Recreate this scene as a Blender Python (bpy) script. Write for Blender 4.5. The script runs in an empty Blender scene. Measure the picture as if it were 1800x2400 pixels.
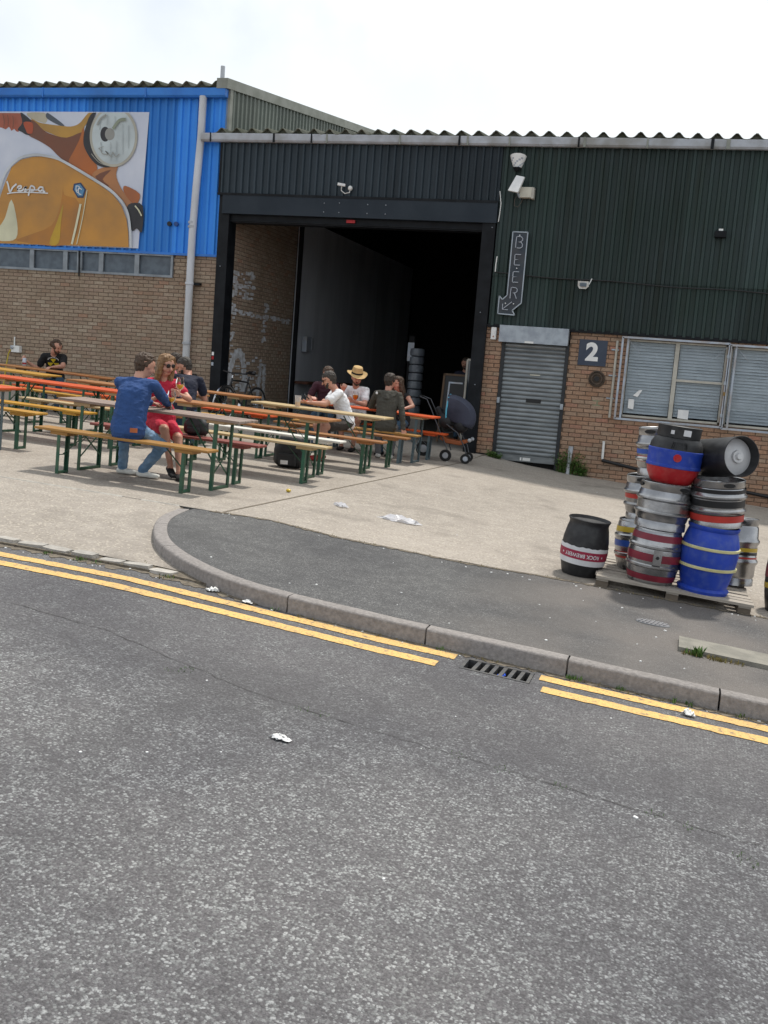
import bpy, bmesh, math, random
from mathutils import Vector, Matrix
random.seed(7)
sc = bpy.context.scene
COL = sc.collection
R = math.radians
# ------------------------------------------------------------------ camera
cam = bpy.data.cameras.new('camera'); camo = bpy.data.objects.new('camera', cam); COL.objects.link(camo)
cam.sensor_fit = 'VERTICAL'; cam.sensor_height = 32; cam.lens = 32; cam.clip_start = .05; cam.clip_end = 2000
def cam_axes(y, p, r):
    fwd = Vector((-math.sin(y)*math.cos(p), math.cos(y)*math.cos(p), -math.sin(p)))
    rt = Vector((math.cos(y), math.sin(y), 0)); up = rt.cross(fwd)
    return rt*math.cos(r)+up*math.sin(r), up*math.cos(r)-rt*math.sin(r), fwd
_r, _u, _f = cam_axes(R(15.95), R(7.76), R(4.48))
camo.matrix_world = Matrix(((_r.x, _u.x, -_f.x, 0), (_r.y, _u.y, -_f.y, -18.615), (_r.z, _u.z, -_f.z, 0), (0, 0, 0, 1)))
sc.camera = camo
# ------------------------------------------------------------------ sky, sun, exposure
SUN_EL, SUN_DIR = R(65), Vector((.30, .95, 0)).normalized()
w = bpy.data.worlds.new('World'); sc.world = w; w.use_nodes = True
nt = w.node_tree; nt.nodes.clear()
N = lambda t: nt.nodes.new(t)
out = N('ShaderNodeOutputWorld'); bg = N('ShaderNodeBackground'); sky = N('ShaderNodeTexSky')
sky.sky_type = 'NISHITA'; sky.sun_disc = False; sky.sun_elevation = SUN_EL
sky.sun_rotation = math.atan2(SUN_DIR.x, SUN_DIR.y); sky.dust_density = .6; sky.ozone_density = 2
tc = N('ShaderNodeTexCoord'); nz = N('ShaderNodeTexNoise'); nz.inputs['Scale'].default_value = 9; nz.inputs['Detail'].default_value = 6
mx = N('ShaderNodeMix'); mx.data_type = 'RGBA'; mx.inputs['B'].default_value = (10.4, 10.9, 11.2, 1)
L = nt.links.new
# bright white haze towards the sun and the horizon, thinner and bluer away from them, with soft cloud edges
sdv = (SUN_DIR.x*math.cos(SUN_EL), SUN_DIR.y*math.cos(SUN_EL), math.sin(SUN_EL))
dt = N('ShaderNodeVectorMath'); dt.operation = 'DOT_PRODUCT'; dt.inputs[1].default_value = sdv
sx_ = N('ShaderNodeSeparateXYZ'); a1 = N('ShaderNodeMapRange'); a2 = N('ShaderNodeMapRange'); nm = N('ShaderNodeMapRange'); m1 = N('ShaderNodeMath'); m2 = N('ShaderNodeMath'); ad = N('ShaderNodeMath')
for n_, v_ in ((a1, (.60, .42, 0, 1)), (a2, (.20, .30, 0, 1)), (nm, (.35, .65, -.05, .05))):
    for k_, x_ in zip(('From Min', 'From Max', 'To Min', 'To Max'), v_): n_.inputs[k_].default_value = x_
L(tc.outputs['Generated'], nz.inputs['Vector']); L(nz.outputs['Fac'], nm.inputs['Value']); L(tc.outputs['Generated'], dt.inputs[0]); L(tc.outputs['Generated'], sx_.inputs[0])
ad.operation = 'ADD'; L(dt.outputs['Value'], ad.inputs[0]); L(nm.outputs[0], ad.inputs[1]); L(ad.outputs[0], a1.inputs['Value']); L(sx_.outputs['Z'], a2.inputs['Value'])
m1.operation = 'MULTIPLY'; L(a1.outputs[0], m1.inputs[0]); L(a2.outputs[0], m1.inputs[1]); m2.operation = 'MULTIPLY_ADD'; L(m1.outputs[0], m2.inputs[0]); m2.inputs[1].default_value = -.40; m2.inputs[2].default_value = 1.0
L(m2.outputs[0], mx.inputs['Factor'])
L(sky.outputs['Color'], mx.inputs['A']); L(mx.outputs['Result'], bg.inputs['Color']); bg.inputs['Strength'].default_value = .10
L(bg.outputs['Background'], out.inputs['Surface'])
sl = bpy.data.lights.new('sun', 'SUN'); sl.energy = 3.4; sl.angle = R(3.5); sl.color = (1, .95, .87)
so = bpy.data.objects.new('sun', sl); COL.objects.link(so)
sd = Vector((SUN_DIR.x*math.cos(SUN_EL), SUN_DIR.y*math.cos(SUN_EL), math.sin(SUN_EL)))
so.rotation_euler = sd.to_track_quat('Z', 'Y').to_euler(); so.location = (0, 20, 30)
vs = sc.view_settings; vs.view_transform = 'Standard'; vs.look = 'None'; vs.exposure = 0.0; vs.gamma = 1
# ------------------------------------------------------------------ helpers
MATS = {}
def mat(name, c, rough=.6, metal=0, c2=None, ns=6, lo=.38, hi=.62, bump=0, bs=60, det=5, stretch=None, spec=.5, trans=0, emit=0, rv=0, ior=1.45, alpha=1, c3=None, n3=1.2, f3=.5):
    """procedural principled material: c/c2 mixed by noise, optional third large-scale tint, bump, per-object tint"""
    m = bpy.data.materials.new(name); m.use_nodes = True; t = m.node_tree; b = t.nodes['Principled BSDF']; l = t.links.new
    MATS[name] = m
    b.inputs['Roughness'].default_value = rough; b.inputs['Metallic'].default_value = metal
    b.inputs['Specular IOR Level'].default_value = spec; b.inputs['IOR'].default_value = ior
    if trans: b.inputs['Transmission Weight'].default_value = trans
    if alpha < 1: b.inputs['Alpha'].default_value = alpha
    tc = t.nodes.new('ShaderNodeTexCoord'); mp = t.nodes.new('ShaderNodeMapping')
    l(tc.outputs['Object'], mp.inputs['Vector'])
    if stretch: mp.inputs['Scale'].default_value = stretch
    oi = t.nodes.new('ShaderNodeObjectInfo')
    cm = t.nodes.new('ShaderNodeCombineXYZ'); ml = t.nodes.new('ShaderNodeMath'); ml.operation = 'MULTIPLY'; ml.inputs[1].default_value = 37
    l(oi.outputs['Random'], ml.inputs[0]); l(ml.outputs[0], cm.inputs[0]); l(ml.outputs[0], cm.inputs[2]); l(cm.outputs[0], mp.inputs['Location'])
    col = None
    if c2 is None: c2 = tuple(x*.8 for x in c)
    n = t.nodes.new('ShaderNodeTexNoise'); n.inputs['Scale'].default_value = ns; n.inputs['Detail'].default_value = det; l(mp.outputs[0], n.inputs['Vector'])
    mr = t.nodes.new('ShaderNodeMapRange'); mr.inputs['From Min'].default_value = lo; mr.inputs['From Max'].default_value = hi; l(n.outputs['Fac'], mr.inputs['Value'])
    mi = t.nodes.new('ShaderNodeMix'); mi.data_type = 'RGBA'; mi.inputs['A'].default_value = (*c, 1); mi.inputs['B'].default_value = (*c2, 1)
    l(mr.outputs[0], mi.inputs['Factor']); col = mi.outputs['Result']
    if c3:
        n2 = t.nodes.new('ShaderNodeTexNoise'); n2.inputs['Scale'].default_value = n3; n2.inputs['Detail'].default_value = 3; l(mp.outputs[0], n2.inputs['Vector'])
        m2 = t.nodes.new('ShaderNodeMapRange'); m2.inputs['From Min'].default_value = .45; m2.inputs['From Max'].default_value = .7; m2.inputs['To Max'].default_value = f3; l(n2.outputs['Fac'], m2.inputs['Value'])
        mi2 = t.nodes.new('ShaderNodeMix'); mi2.data_type = 'RGBA'; l(m2.outputs[0], mi2.inputs['Factor']); l(col, mi2.inputs['A']); mi2.inputs['B'].default_value = (*c3, 1); col = mi2.outputs['Result']
    if rv:
        hv = t.nodes.new('ShaderNodeHueSaturation'); mr3 = t.nodes.new('ShaderNodeMapRange'); mr3.inputs['To Min'].default_value = 1-rv; mr3.inputs['To Max'].default_value = 1+rv
        l(oi.outputs['Random'], mr3.inputs['Value']); l(mr3.outputs[0], hv.inputs['Value']); l(col, hv.inputs['Color']); col = hv.outputs['Color']
    l(col, b.inputs['Base Color'])
    if emit: l(col, b.inputs['Emission Color']); b.inputs['Emission Strength'].default_value = emit
    if bump:
        nb = t.nodes.new('ShaderNodeTexNoise'); nb.inputs['Scale'].default_value = bs; nb.inputs['Detail'].default_value = 4; l(mp.outputs[0], nb.inputs['Vector'])
        bp = t.nodes.new('ShaderNodeBump'); bp.inputs['Strength'].default_value = bump; bp.inputs['Distance'].default_value = .02; l(nb.outputs['Fac'], bp.inputs['Height']); l(bp.outputs[0], b.inputs['Normal'])
    return m
def link(o, parent=None):
    COL.objects.link(o)
    if parent is not None: o.parent = parent
    return o
def tag(o, label=None, cat=None, group=None, kind=None):
    if label: o['label'] = label
    if cat: o['category'] = cat
    if group: o['group'] = group
    if kind: o['kind'] = kind
    return o
def thing(name, loc, label, cat, group=None, rot=None):
    o = bpy.data.objects.new(name, None); o.empty_display_size = .2; o.location = loc
    if rot: o.rotation_euler = rot
    COL.objects.link(o); return tag(o, label, cat, group)
class MB:
    """mesh collector in the coordinates of whatever object it is built under"""
    def __init__(s): s.v = []; s.f = []; s.m = []; s.mi = 0
    def quad(s, *p):
        n = len(s.v); s.v += [tuple(q) for q in p]; s.f.append(tuple(range(n, n+len(p)))); s.m.append(s.mi); return s
    def box(s, x0, x1, y0, y1, z0, z1):
        n = len(s.v); s.v += [(x, y, z) for z in (z0, z1) for y in (y0, y1) for x in (x0, x1)]
        for q in ((0, 2, 3, 1), (4, 5, 7, 6), (0, 1, 5, 4), (2, 6, 7, 3), (0, 4, 6, 2), (1, 3, 7, 5)): s.f.append(tuple(n+i for i in q)); s.m.append(s.mi)
        return s
    def cbox(s, c, d, M=None):
        n = len(s.v); M = M or Matrix.Identity(3); c = Vector(c)
        for z in (-.5, .5):
            for y in (-.5, .5):
                for x in (-.5, .5): s.v.append(tuple(c+M@Vector((x*d[0], y*d[1], z*d[2]))))
        for q in ((0, 2, 3, 1), (4, 5, 7, 6), (0, 1, 5, 4), (2, 6, 7, 3), (0, 4, 6, 2), (1, 3, 7, 5)): s.f.append(tuple(n+i for i in q)); s.m.append(s.mi)
        return s
    def bar(s, a, b, w, h, up=(0, 0, 1)):
        a, b = Vector(a), Vector(b); d = b-a; ln = d.length; d.normalize(); u = Vector(up)
        if abs(d.dot(u)) > .98: u = Vector((0, 1, 0))
        x = d.cross(u).normalized(); u = x.cross(d)
        return s.cbox((a+b)/2, (ln, w, h), Matrix((d, x, u)).transposed())
    def tube(s, pts, r, n=8, cap=True):
        pts = [Vector(p) for p in pts]; k = len(pts); rr = r if isinstance(r, (list, tuple)) else [r]*k
        base = len(s.v); up = None
        for i, p in enumerate(pts):
            d = (pts[min(i+1, k-1)]-pts[max(i-1, 0)]).normalized()
            if up is None:
                up = Vector((0, 0, 1)) if abs(d.z) < .9 else Vector((0, 1, 0))
            x = d.cross(up)
            if x.length < 1e-4: x = d.cross(Vector((1, .3, .2)))
            x.normalize(); up = x.cross(d).normalized()
            for j in range(n):
                a = 2*math.pi*j/n; s.v.append(tuple(p+(x*math.cos(a)+up*math.sin(a))*rr[i]))
        for i in range(k-1):
            for j in range(n):
                s.f.append((base+i*n+j, base+i*n+(j+1) % n, base+(i+1)*n+(j+1) % n, base+(i+1)*n+j)); s.m.append(s.mi)
        if cap:
            s.f.append(tuple(base+j for j in range(n))[::-1]); s.m.append(s.mi)
            s.f.append(tuple(base+(k-1)*n+j for j in range(n))); s.m.append(s.mi)
        return s
    def lathe(s, prof, n=32, mats=None, M=None, cap=False):
        """prof: (r, z) pairs; mats: material index for each profile segment; M: 4x4"""
        base = len(s.v); M = M or Matrix.Identity(4)
        for r, z in prof:
            for j in range(n):
                a = 2*math.pi*j/n; s.v.append(tuple(M@Vector((r*math.cos(a), r*math.sin(a), z))))
        for i in range(len(prof)-1):
            for j in range(n):
                s.f.append((base+i*n+j, base+i*n+(j+1) % n, base+(i+1)*n+(j+1) % n, base+(i+1)*n+j)); s.m.append(mats[i] if mats else s.mi)
        return s
    def prism(s, pts, fn0, fn1):
        """closed outline pts -> two faces by mapping functions plus sides"""
        n = len(s.v); k = len(pts); s.v += [tuple(fn0(p)) for p in pts]+[tuple(fn1(p)) for p in pts]
        s.f.append(tuple(range(n, n+k))); s.m.append(s.mi); s.f.append(tuple(range(n+2*k-1, n+k-1, -1))); s.m.append(s.mi)
        for i in range(k):
            j = (i+1) % k; s.f.append((n+i, n+k+i, n+k+j, n+j)); s.m.append(s.mi)
        return s
    def ball(s, c, r, n=10, sc_=(1, 1, 1), M=None):
        c = Vector(c); base = len(s.v); k = n//2+1
        for i in range(k):
            t = math.pi*i/(k-1)
            for j in range(n):
                a = 2*math.pi*j/n; p = Vector((math.sin(t)*math.cos(a)*r*sc_[0], math.sin(t)*math.sin(a)*r*sc_[1], math.cos(t)*r*sc_[2]))
                s.v.append(tuple(c+(M@p if M else p)))
        for i in range(k-1):
            for j in range(n):
                s.f.append((base+i*n+j, base+(i+1)*n+j, base+(i+1)*n+(j+1) % n, base+i*n+(j+1) % n)); s.m.append(s.mi)
        return s
    def mesh(s, name, mats, smooth=False):
        me = bpy.data.meshes.new(name); me.from_pydata(s.v, [], s.f)
        for m in (mats if isinstance(mats, (list, tuple)) else [mats]): me.materials.append(MATS[m] if isinstance(m, str) else m)
        if any(s.m): me.polygons.foreach_set('material_index', s.m)
        bm = bmesh.new(); bm.from_mesh(me); bmesh.ops.remove_doubles(bm, verts=bm.verts, dist=1e-5); bmesh.ops.recalc_face_normals(bm, faces=bm.faces)
        if smooth:
            for f in bm.faces: f.smooth = True
            for e in bm.edges:
                if len(e.link_faces) == 2 and e.calc_face_angle(0) > .7: e.smooth = False
        bm.to_mesh(me); bm.free(); me.update(); return me
    def build(s, name, mats, parent=None, smooth=False, loc=None, bevel=0):
        o = bpy.data.objects.new(name, s.mesh(name, mats, smooth)); link(o, parent)
        if loc is not None: o.location = loc
        if bevel:
            bv = o.modifiers.new('bevel', 'BEVEL'); bv.width = bevel; bv.segments = 2; bv.limit_method = 'ANGLE'
        return o
def smoothstep(a, b, x):
    t = min(1, max(0, (x-a)/(b-a))); return t*t*(3-2*t)
GX = [(-60, -.98), (-14, -.98), (-12, -1.10), (-9, -1.22), (-6, -1.32), (-4.2, -1.385), (-3.5, -1.415), (-1.65, -1.575), (1.4, -1.79), (6, -2.08), (60, -2.08)]
def g(x, y=-8):
    """height of the yard: it falls to the right, with a slight ramp at the big door"""
    for (x0, z0), (x1, z1) in zip(GX, GX[1:]):
        if x <= x1:
            z = z0+(z1-z0)*(x-x0)/(x1-x0); break
    else: z = -2.08
    return z+.07*smoothstep(-1.3, 0, y)*smoothstep(-2.6, -3.6, x)-.05*smoothstep(-4, -2.5, y)*smoothstep(-8.6, -9.6, x)
# ------------------------------------------------------------------ materials of the setting
def special(name, fn):
    m = bpy.data.materials.new(name); m.use_nodes = True; MATS[name] = m; t = m.node_tree
    fn(t, t.nodes['Principled BSDF'], t.links.new); return m
def nd(t, typ, **kw):
    n = t.nodes.new(typ)
    for k, v in kw.items():
        if hasattr(n, k): setattr(n, k, v)
        else: n.inputs[k].default_value = v
    return n
def mixc(t, l, f, a, b):
    m = t.nodes.new('ShaderNodeMix'); m.data_type = 'RGBA'
    for s_, v in (('Factor', f), ('A', a), ('B', b)):
        if isinstance(v, tuple): m.inputs[s_].default_value = (*v, 1)
        elif isinstance(v, (int, float)): m.inputs[s_].default_value = v
        else: l(v, m.inputs[s_])
    return m.outputs['Result']
def mrange(t, l, v, a, b, c=0, d=1):
    m = t.nodes.new('ShaderNodeMapRange'); l(v, m.inputs['Value'])
    for k, x in zip(('From Min', 'From Max', 'To Min', 'To Max'), (a, b, c, d)): m.inputs[k].default_value = x
    return m.outputs[0]
def mth(t, l, op, a, b=None):
    m = t.nodes.new('ShaderNodeMath'); m.operation = op
    for i, v in enumerate((a, b)):
        if v is None: continue
        if isinstance(v, (int, float)): m.inputs[i].default_value = v
        else: l(v, m.inputs[i])
    return m.outputs[0]
def asphalt(fine, base, chip, seam):
    def fn(t, b, l):
        tc = nd(t, 'ShaderNodeTexCoord'); P = tc.outputs['Object']
        vo = nd(t, 'ShaderNodeTexVoronoi', Scale=fine); vo.inputs['Randomness'].default_value = 1; l(P, vo.inputs['Vector'])
        vo2 = nd(t, 'ShaderNodeTexVoronoi', Scale=fine*1.9); l(P, vo2.inputs['Vector'])
        sx = nd(t, 'ShaderNodeSeparateColor'); l(vo.outputs['Color'], sx.inputs[0])
        sx2 = nd(t, 'ShaderNodeSeparateColor'); l(vo2.outputs['Color'], sx2.inputs[0])
        big = nd(t, 'ShaderNodeTexNoise', Scale=.8, Detail=2.); l(P, big.inputs['Vector'])
        mid = nd(t, 'ShaderNodeTexNoise', Scale=7., Detail=3.); l(P, mid.inputs['Vector'])
        sp = nd(t, 'ShaderNodeSeparateXYZ'); l(P, sp.inputs[0])
        worn = mth(t, l, 'ADD', mrange(t, l, mid.outputs['Fac'], .35, .65, -.12, .12), .5)
        if seam: worn = mth(t, l, 'ADD', worn, mrange(t, l, sp.outputs['Y'], -14.2, -13.9, .05, -.09))
        def ramp(v, stops):
            cr = t.nodes.new('ShaderNodeValToRGB'); l(v, cr.inputs['Fac']); e = cr.color_ramp.elements
            while len(e) < len(stops): e.new(.5)
            for k_, (p, c) in enumerate(stops): e[k_].position = p; e[k_].color = (*c, 1)
            return cr.outputs['Color']
        # every stone of the aggregate has its own tone; worn patches show more pale stones
        S_ = lambda k_: tuple(x*k_ for x in base)
        v1 = mth(t, l, 'ADD', sx.outputs[0], mth(t, l, 'SUBTRACT', worn, .5)); v2 = mth(t, l, 'ADD', sx2.outputs[1], mth(t, l, 'SUBTRACT', worn, .5))
        a1 = ramp(v1, [(0, S_(.62)), (.42, S_(.85)), (.62, S_(1.1)), (.8, chip), (.93, tuple(x*1.32 for x in chip)), (1, tuple(x*1.9 for x in chip))])
        a2 = ramp(v2, [(0, S_(.7)), (.55, S_(1.0)), (.85, tuple(x*.9 for x in chip)), (1, tuple(x*1.7 for x in chip))])
        gap = mrange(t, l, vo.outputs['Distance'], .36, .62); col = mixc(t, l, gap, a1, a2)
        col = mixc(t, l, mrange(t, l, vo2.outputs['Distance'], .45, .8, 0, .5), col, S_(.4))
        tone = mixc(t, l, mrange(t, l, big.outputs['Fac'], .35, .65), (.80, .80, .82), (1.16, 1.15, 1.13)); tone = mixc(t, l, mrange(t, l, mid.outputs['Fac'], .5, .75, 0, .5), tone, (.72, .72, .72))
        mm = t.nodes.new('ShaderNodeMix'); mm.data_type = 'RGBA'; mm.blend_type = 'MULTIPLY'; mm.inputs['Factor'].default_value = 1; l(col, mm.inputs['A']); l(tone, mm.inputs['B']); col = mm.outputs['Result']
        st = nd(t, 'ShaderNodeTexNoise', Scale=.62, Detail=3.); l(P, st.inputs['Vector']); col = mixc(t, l, mrange(t, l, st.outputs['Fac'], .56, .70, 0, .38), col, S_(.45))
        if not seam: col = mixc(t, l, mth(t, l, 'MULTIPLY', mrange(t, l, sp.outputs['X'], -1.6, -.6), mrange(t, l, big.outputs['Fac'], .35, .55, .15, .75)), col, (.165, .145, .13))
        l(col, b.inputs['Base Color']); b.inputs['Roughness'].default_value = .82
        h = mth(t, l, 'ADD', mth(t, l, 'MULTIPLY', vo.outputs['Distance'], -.7), mth(t, l, 'MULTIPLY', vo2.outputs['Distance'], -.5))
        bp = nd(t, 'ShaderNodeBump', Strength=.65, Distance=.012); l(h, bp.inputs['Height']); l(bp.outputs[0], b.inputs['Normal'])
    return fn
special('road_asphalt', asphalt(66, (.112, .107, .113), (.168, .172, .173), True))
special('path_asphalt', asphalt(90, (.088, .087, .089), (.135, .135, .133), False))
def concrete(t, b, l):
    tc = nd(t, 'ShaderNodeTexCoord'); P = tc.outputs['Object']
    big = nd(t, 'ShaderNodeTexNoise', Scale=.45, Detail=3.); l(P, big.inputs['Vector'])
    mid = nd(t, 'ShaderNodeTexNoise', Scale=5., Detail=4.); l(P, mid.inputs['Vector'])
    fine = nd(t, 'ShaderNodeTexVoronoi', Scale=70.); l(P, fine.inputs['Vector']); sx = nd(t, 'ShaderNodeSeparateColor'); l(fine.outputs['Color'], sx.inputs[0])
    mp = nd(t, 'ShaderNodeMapping'); mp.inputs['Rotation'].default_value = (0, 0, R(28)); mp.inputs['Scale'].default_value = (1.2, 26, 1); l(P, mp.inputs['Vector'])
    brush = nd(t, 'ShaderNodeTexNoise', Scale=1.6, Detail=3.); l(mp.outputs[0], brush.inputs['Vector'])
    c = mixc(t, l, mrange(t, l, big.outputs['Fac'], .35, .65), (.335, .295, .255), (.275, .243, .21))
    c = mixc(t, l, mrange(t, l, mid.outputs['Fac'], .42, .72, 0, .55), c, (.39, .35, .305))
    c = mixc(t, l, mrange(t, l, brush.outputs['Fac'], .45, .75, 0, .35), c, (.225, .198, .168))
    c = mixc(t, l, mrange(t, l, sx.outputs[0], .80, .98, 0, .6), c, (.55, .49, .40))
    c = mixc(t, l, mrange(t, l, sx.outputs[1], .84, .99, 0, .6), c, (.17, .145, .115))
    st = nd(t, 'ShaderNodeTexNoise', Scale=1.5, Detail=4.); l(P, st.inputs['Vector'])
    c = mixc(t, l, mrange(t, l, st.outputs['Fac'], .55, .72, 0, .55), c, (.15, .13, .11))
    l(c, b.inputs['Base Color']); b.inputs['Roughness'].default_value = .9
    h = mth(t, l, 'ADD', mth(t, l, 'MULTIPLY', fine.outputs['Distance'], -.6), mth(t, l, 'MULTIPLY', brush.outputs['Fac'], .8))
    bp = nd(t, 'ShaderNodeBump', Strength=.4, Distance=.01); l(h, bp.inputs['Height']); l(bp.outputs[0], b.inputs['Normal'])
special('yard_concrete', concrete)
def brickm(ramp):
    def fn(t, b, l):
        oi = nd(t, 'ShaderNodeObjectInfo'); ge = nd(t, 'ShaderNodeNewGeometry'); tc = nd(t, 'ShaderNodeTexCoord')
        f = mth(t, l, 'FRACT', mth(t, l, 'ADD', oi.outputs['Random'], ge.outputs['Random Per Island']))
        cr = t.nodes.new('ShaderNodeValToRGB'); l(f, cr.inputs['Fac'])
        e = cr.color_ramp.elements
        while len(e) < len(ramp): e.new(.5)
        for i, (p, c) in enumerate(ramp): e[i].position = p; e[i].color = (*c, 1)
        big = nd(t, 'ShaderNodeTexNoise', Scale=1.3, Detail=3.); l(ge.outputs['Position'], big.inputs['Vector'])
        fine = nd(t, 'ShaderNodeTexNoise', Scale=45., Detail=5.); l(ge.outputs['Position'], fine.inputs['Vector'])
        c = mixc(t, l, mrange(t, l, fine.outputs['Fac'], .35, .7, 0, .5), cr.outputs['Color'], (.13, .09, .065))
        c = mixc(t, l, mrange(t, l, big.outputs['Fac'], .45, .7, 0, .35), c, (.20, .15, .10))
        l(c, b.inputs['Base Color']); b.inputs['Roughness'].default_value = .9
        bp = nd(t, 'ShaderNodeBump', Strength=.4, Distance=.008); l(fine.outputs['Fac'], bp.inputs['Height']); l(bp.outputs[0], b.inputs['Normal'])
    return fn
special('brick_buff', brickm([(0, (.32, .235, .17)), (.3, (.385, .30, .22)), (.55, (.36, .26, .195)), (.75, (.43, .35, .265)), (.92, (.33, .245, .175)), (1, (.40, .24, .165))]))
special('brick_orange', brickm([(0, (.37, .205, .125)), (.25, (.43, .27, .18)), (.5, (.395, .28, .20)), (.75, (.45, .255, .16)), (.9, (.355, .235, .16)), (1, (.45, .205, .14))]))
def cladm(c, c2, st):
    def fn(t, b, l):
        tc = nd(t, 'ShaderNodeTexCoord'); oi = nd(t, 'ShaderNodeObjectInfo'); ge = nd(t, 'ShaderNodeNewGeometry')
        mp = nd(t, 'ShaderNodeMapping'); mp.inputs['Scale'].default_value = (6, 6, .55); l(ge.outputs['Position'], mp.inputs['Vector'])
        n = nd(t, 'ShaderNodeTexNoise', Scale=1.3, Detail=7.); l(mp.outputs[0], n.inputs['Vector'])
        n2 = nd(t, 'ShaderNodeTexNoise', Scale=.9, Detail=5.); l(ge.outputs['Position'], n2.inputs['Vector'])
        col = mixc(t, l, mrange(t, l, n2.outputs['Fac'], .4, .65), c, c2); col = mixc(t, l, mrange(t, l, n.outputs['Fac'], .5, .75, 0, .6), col, st)
        hv = nd(t, 'ShaderNodeHueSaturation'); l(mrange(t, l, oi.outputs['Random'], 0, 1, .74, 1.26), hv.inputs['Value']); l(col, hv.inputs['Color'])
        l(hv.outputs['Color'], b.inputs['Base Color']); b.inputs['Roughness'].default_value = .5; b.inputs['Specular IOR Level'].default_value = .22
        bp = nd(t, 'ShaderNodeBump', Strength=.12, Distance=.02); l(n2.outputs['Fac'], bp.inputs['Height']); l(bp.outputs[0], b.inputs['Normal'])
    return fn
special('clad_green', cladm((.026, .044, .039), (.034, .050, .050), (.018, .025, .015)))
special('clad_slate', cladm((.036, .050, .062), (.030, .042, .052), (.018, .024, .029)))
special('clad_blue', cladm((.050, .27, .78), (.042, .24, .72), (.05, .21, .58)))
special('clad_grey', cladm((.15, .17, .145), (.12, .14, .12), (.20, .21, .18)))
mat('mortar', (.17, .13, .095), .95, c2=(.12, .09, .065), ns=9, bump=.3)
mat('mortar_orange', (.15, .10, .07), .95, c2=(.10, .075, .055), ns=9, bump=.3)
mat('roof_cement', (.10, .105, .085), .9, c2=(.16, .16, .13), ns=5, bump=.5, bs=30, c3=(.05, .06, .03), f3=.8)
mat('gutter_grey', (.45, .48, .53), .6, c2=(.36, .38, .41), ns=4, c3=(.20, .18, .13), n3=2)
mat('gutter_blue', (.030, .195, .64), .45, c2=(.04, .22, .66), ns=3, c3=(.02, .07, .25), f3=.4)
mat('verge_grey', (.20, .21, .18), .7, c2=(.27, .28, .25), ns=3)
mat('frame_black', (.008, .009, .011), .5, c2=(.013, .015, .018), ns=5, spec=.18)
mat('beam_slate', (.020, .028, .038), .45, c2=(.027, .036, .047), ns=2, spec=.2)
mat('pipe_white', (.60, .63, .68), .45, c2=(.50, .52, .55), ns=3, stretch=(2, 2, .4), c3=(.35, .33, .28), n3=2)
mat('galvanised', (.36, .40, .44), .42, metal=.6, c2=(.27, .30, .34), ns=8)
mat('shutter_grey', (.24, .26, .27), .42, metal=.55, c2=(.17, .185, .195), ns=3, stretch=(1, 1, 5), rv=.12)
mat('shutter_dark', (.025, .028, .032), .6)
mat('steel_white', (.42, .47, .54), .5, metal=.2, c2=(.34, .38, .44), ns=6, c3=(.30, .22, .15), f3=.5, n3=5)
mat('window_frame', (.50, .48, .42), .6, c2=(.40, .38, .33), ns=6)
mat('window_alu', (.27, .30, .33), .5, metal=.4, c2=(.20, .22, .24), ns=5)
mat('blind', (.66, .69, .73), .6, c2=(.58, .61, .65), ns=2)
mat('glass_dark', (.02, .03, .04), .08, c2=(.03, .04, .05), spec=.8)
mat('pane_glass', (.9, .95, .97), .02, trans=1, ior=1.3, c2=(.85, .9, .92))
mat('frosted', (.10, .13, .16), .35, c2=(.07, .09, .115), ns=8)
mat('inside_panel', (.62, .65, .70), .5, c2=(.52, .55, .60), ns=2, stretch=(1, 1, .3), rv=.1)
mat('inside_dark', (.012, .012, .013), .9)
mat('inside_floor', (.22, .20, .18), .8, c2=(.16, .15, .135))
mat('whitewash', (.66, .68, .72), .9, c2=(.42, .41, .41), ns=9, lo=.35, hi=.62)
mat('kerb_stone', (.29, .265, .25), .85, c2=(.23, .21, .20), ns=45, bump=.3, bs=150, c3=(.15, .135, .125), n3=34, f3=.5, rv=.05)
mat('sett_stone', (.42, .395, .36), .85, c2=(.33, .31, .28), ns=14, bump=.5, bs=60, rv=.12)
mat('joint_dirt', (.12, .10, .078), .95, c2=(.19, .16, .12), ns=30, bump=.6, bs=80)
mat('crack', (.055, .052, .05), .95)
mat('slab_concrete', (.25, .235, .20), .9, c2=(.19, .18, .155), ns=9, bump=.3)
def paint(t, b, l):
    ge = nd(t, 'ShaderNodeNewGeometry'); n = nd(t, 'ShaderNodeTexNoise', Scale=26., Detail=7.); l(ge.outputs['Position'], n.inputs['Vector'])
    vo = nd(t, 'ShaderNodeTexVoronoi', Scale=75.); l(ge.outputs['Position'], vo.inputs['Vector'])
    n2 = nd(t, 'ShaderNodeTexNoise', Scale=3., Detail=5.); l(ge.outputs['Position'], n2.inputs['Vector'])
    c = mixc(t, l, mrange(t, l, n2.outputs['Fac'], .35, .65), (.74, .46, .14), (.64, .40, .14))
    c = mixc(t, l, mrange(t, l, n.outputs['Fac'], .57, .70, 0, .85), c, (.17, .14, .10))
    c = mixc(t, l, mrange(t, l, vo.outputs['Distance'], .5, .85, 0, .55), c, (.22, .16, .08))
    l(c, b.inputs['Base Color']); b.inputs['Roughness'].default_value = .7
    bp = nd(t, 'ShaderNodeBump', Strength=.5, Distance=.008); l(vo.outputs['Distance'], bp.inputs['Height']); l(bp.outputs[0], b.inputs['Normal'])
special('yellow_paint', paint)
mat('cast_iron', (.075, .077, .082), .55, metal=.5, c2=(.11, .105, .10), ns=20, bump=.2)
mat('cover_steel', (.26, .26, .27), .5, metal=.4, c2=(.20, .20, .21), ns=10)
mat('black', (.012, .012, .013), .5)
mat('pit', (.012, .011, .010), .95)
mat('white_plastic', (.75, .75, .73), .4, c2=(.68, .68, .66))
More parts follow.
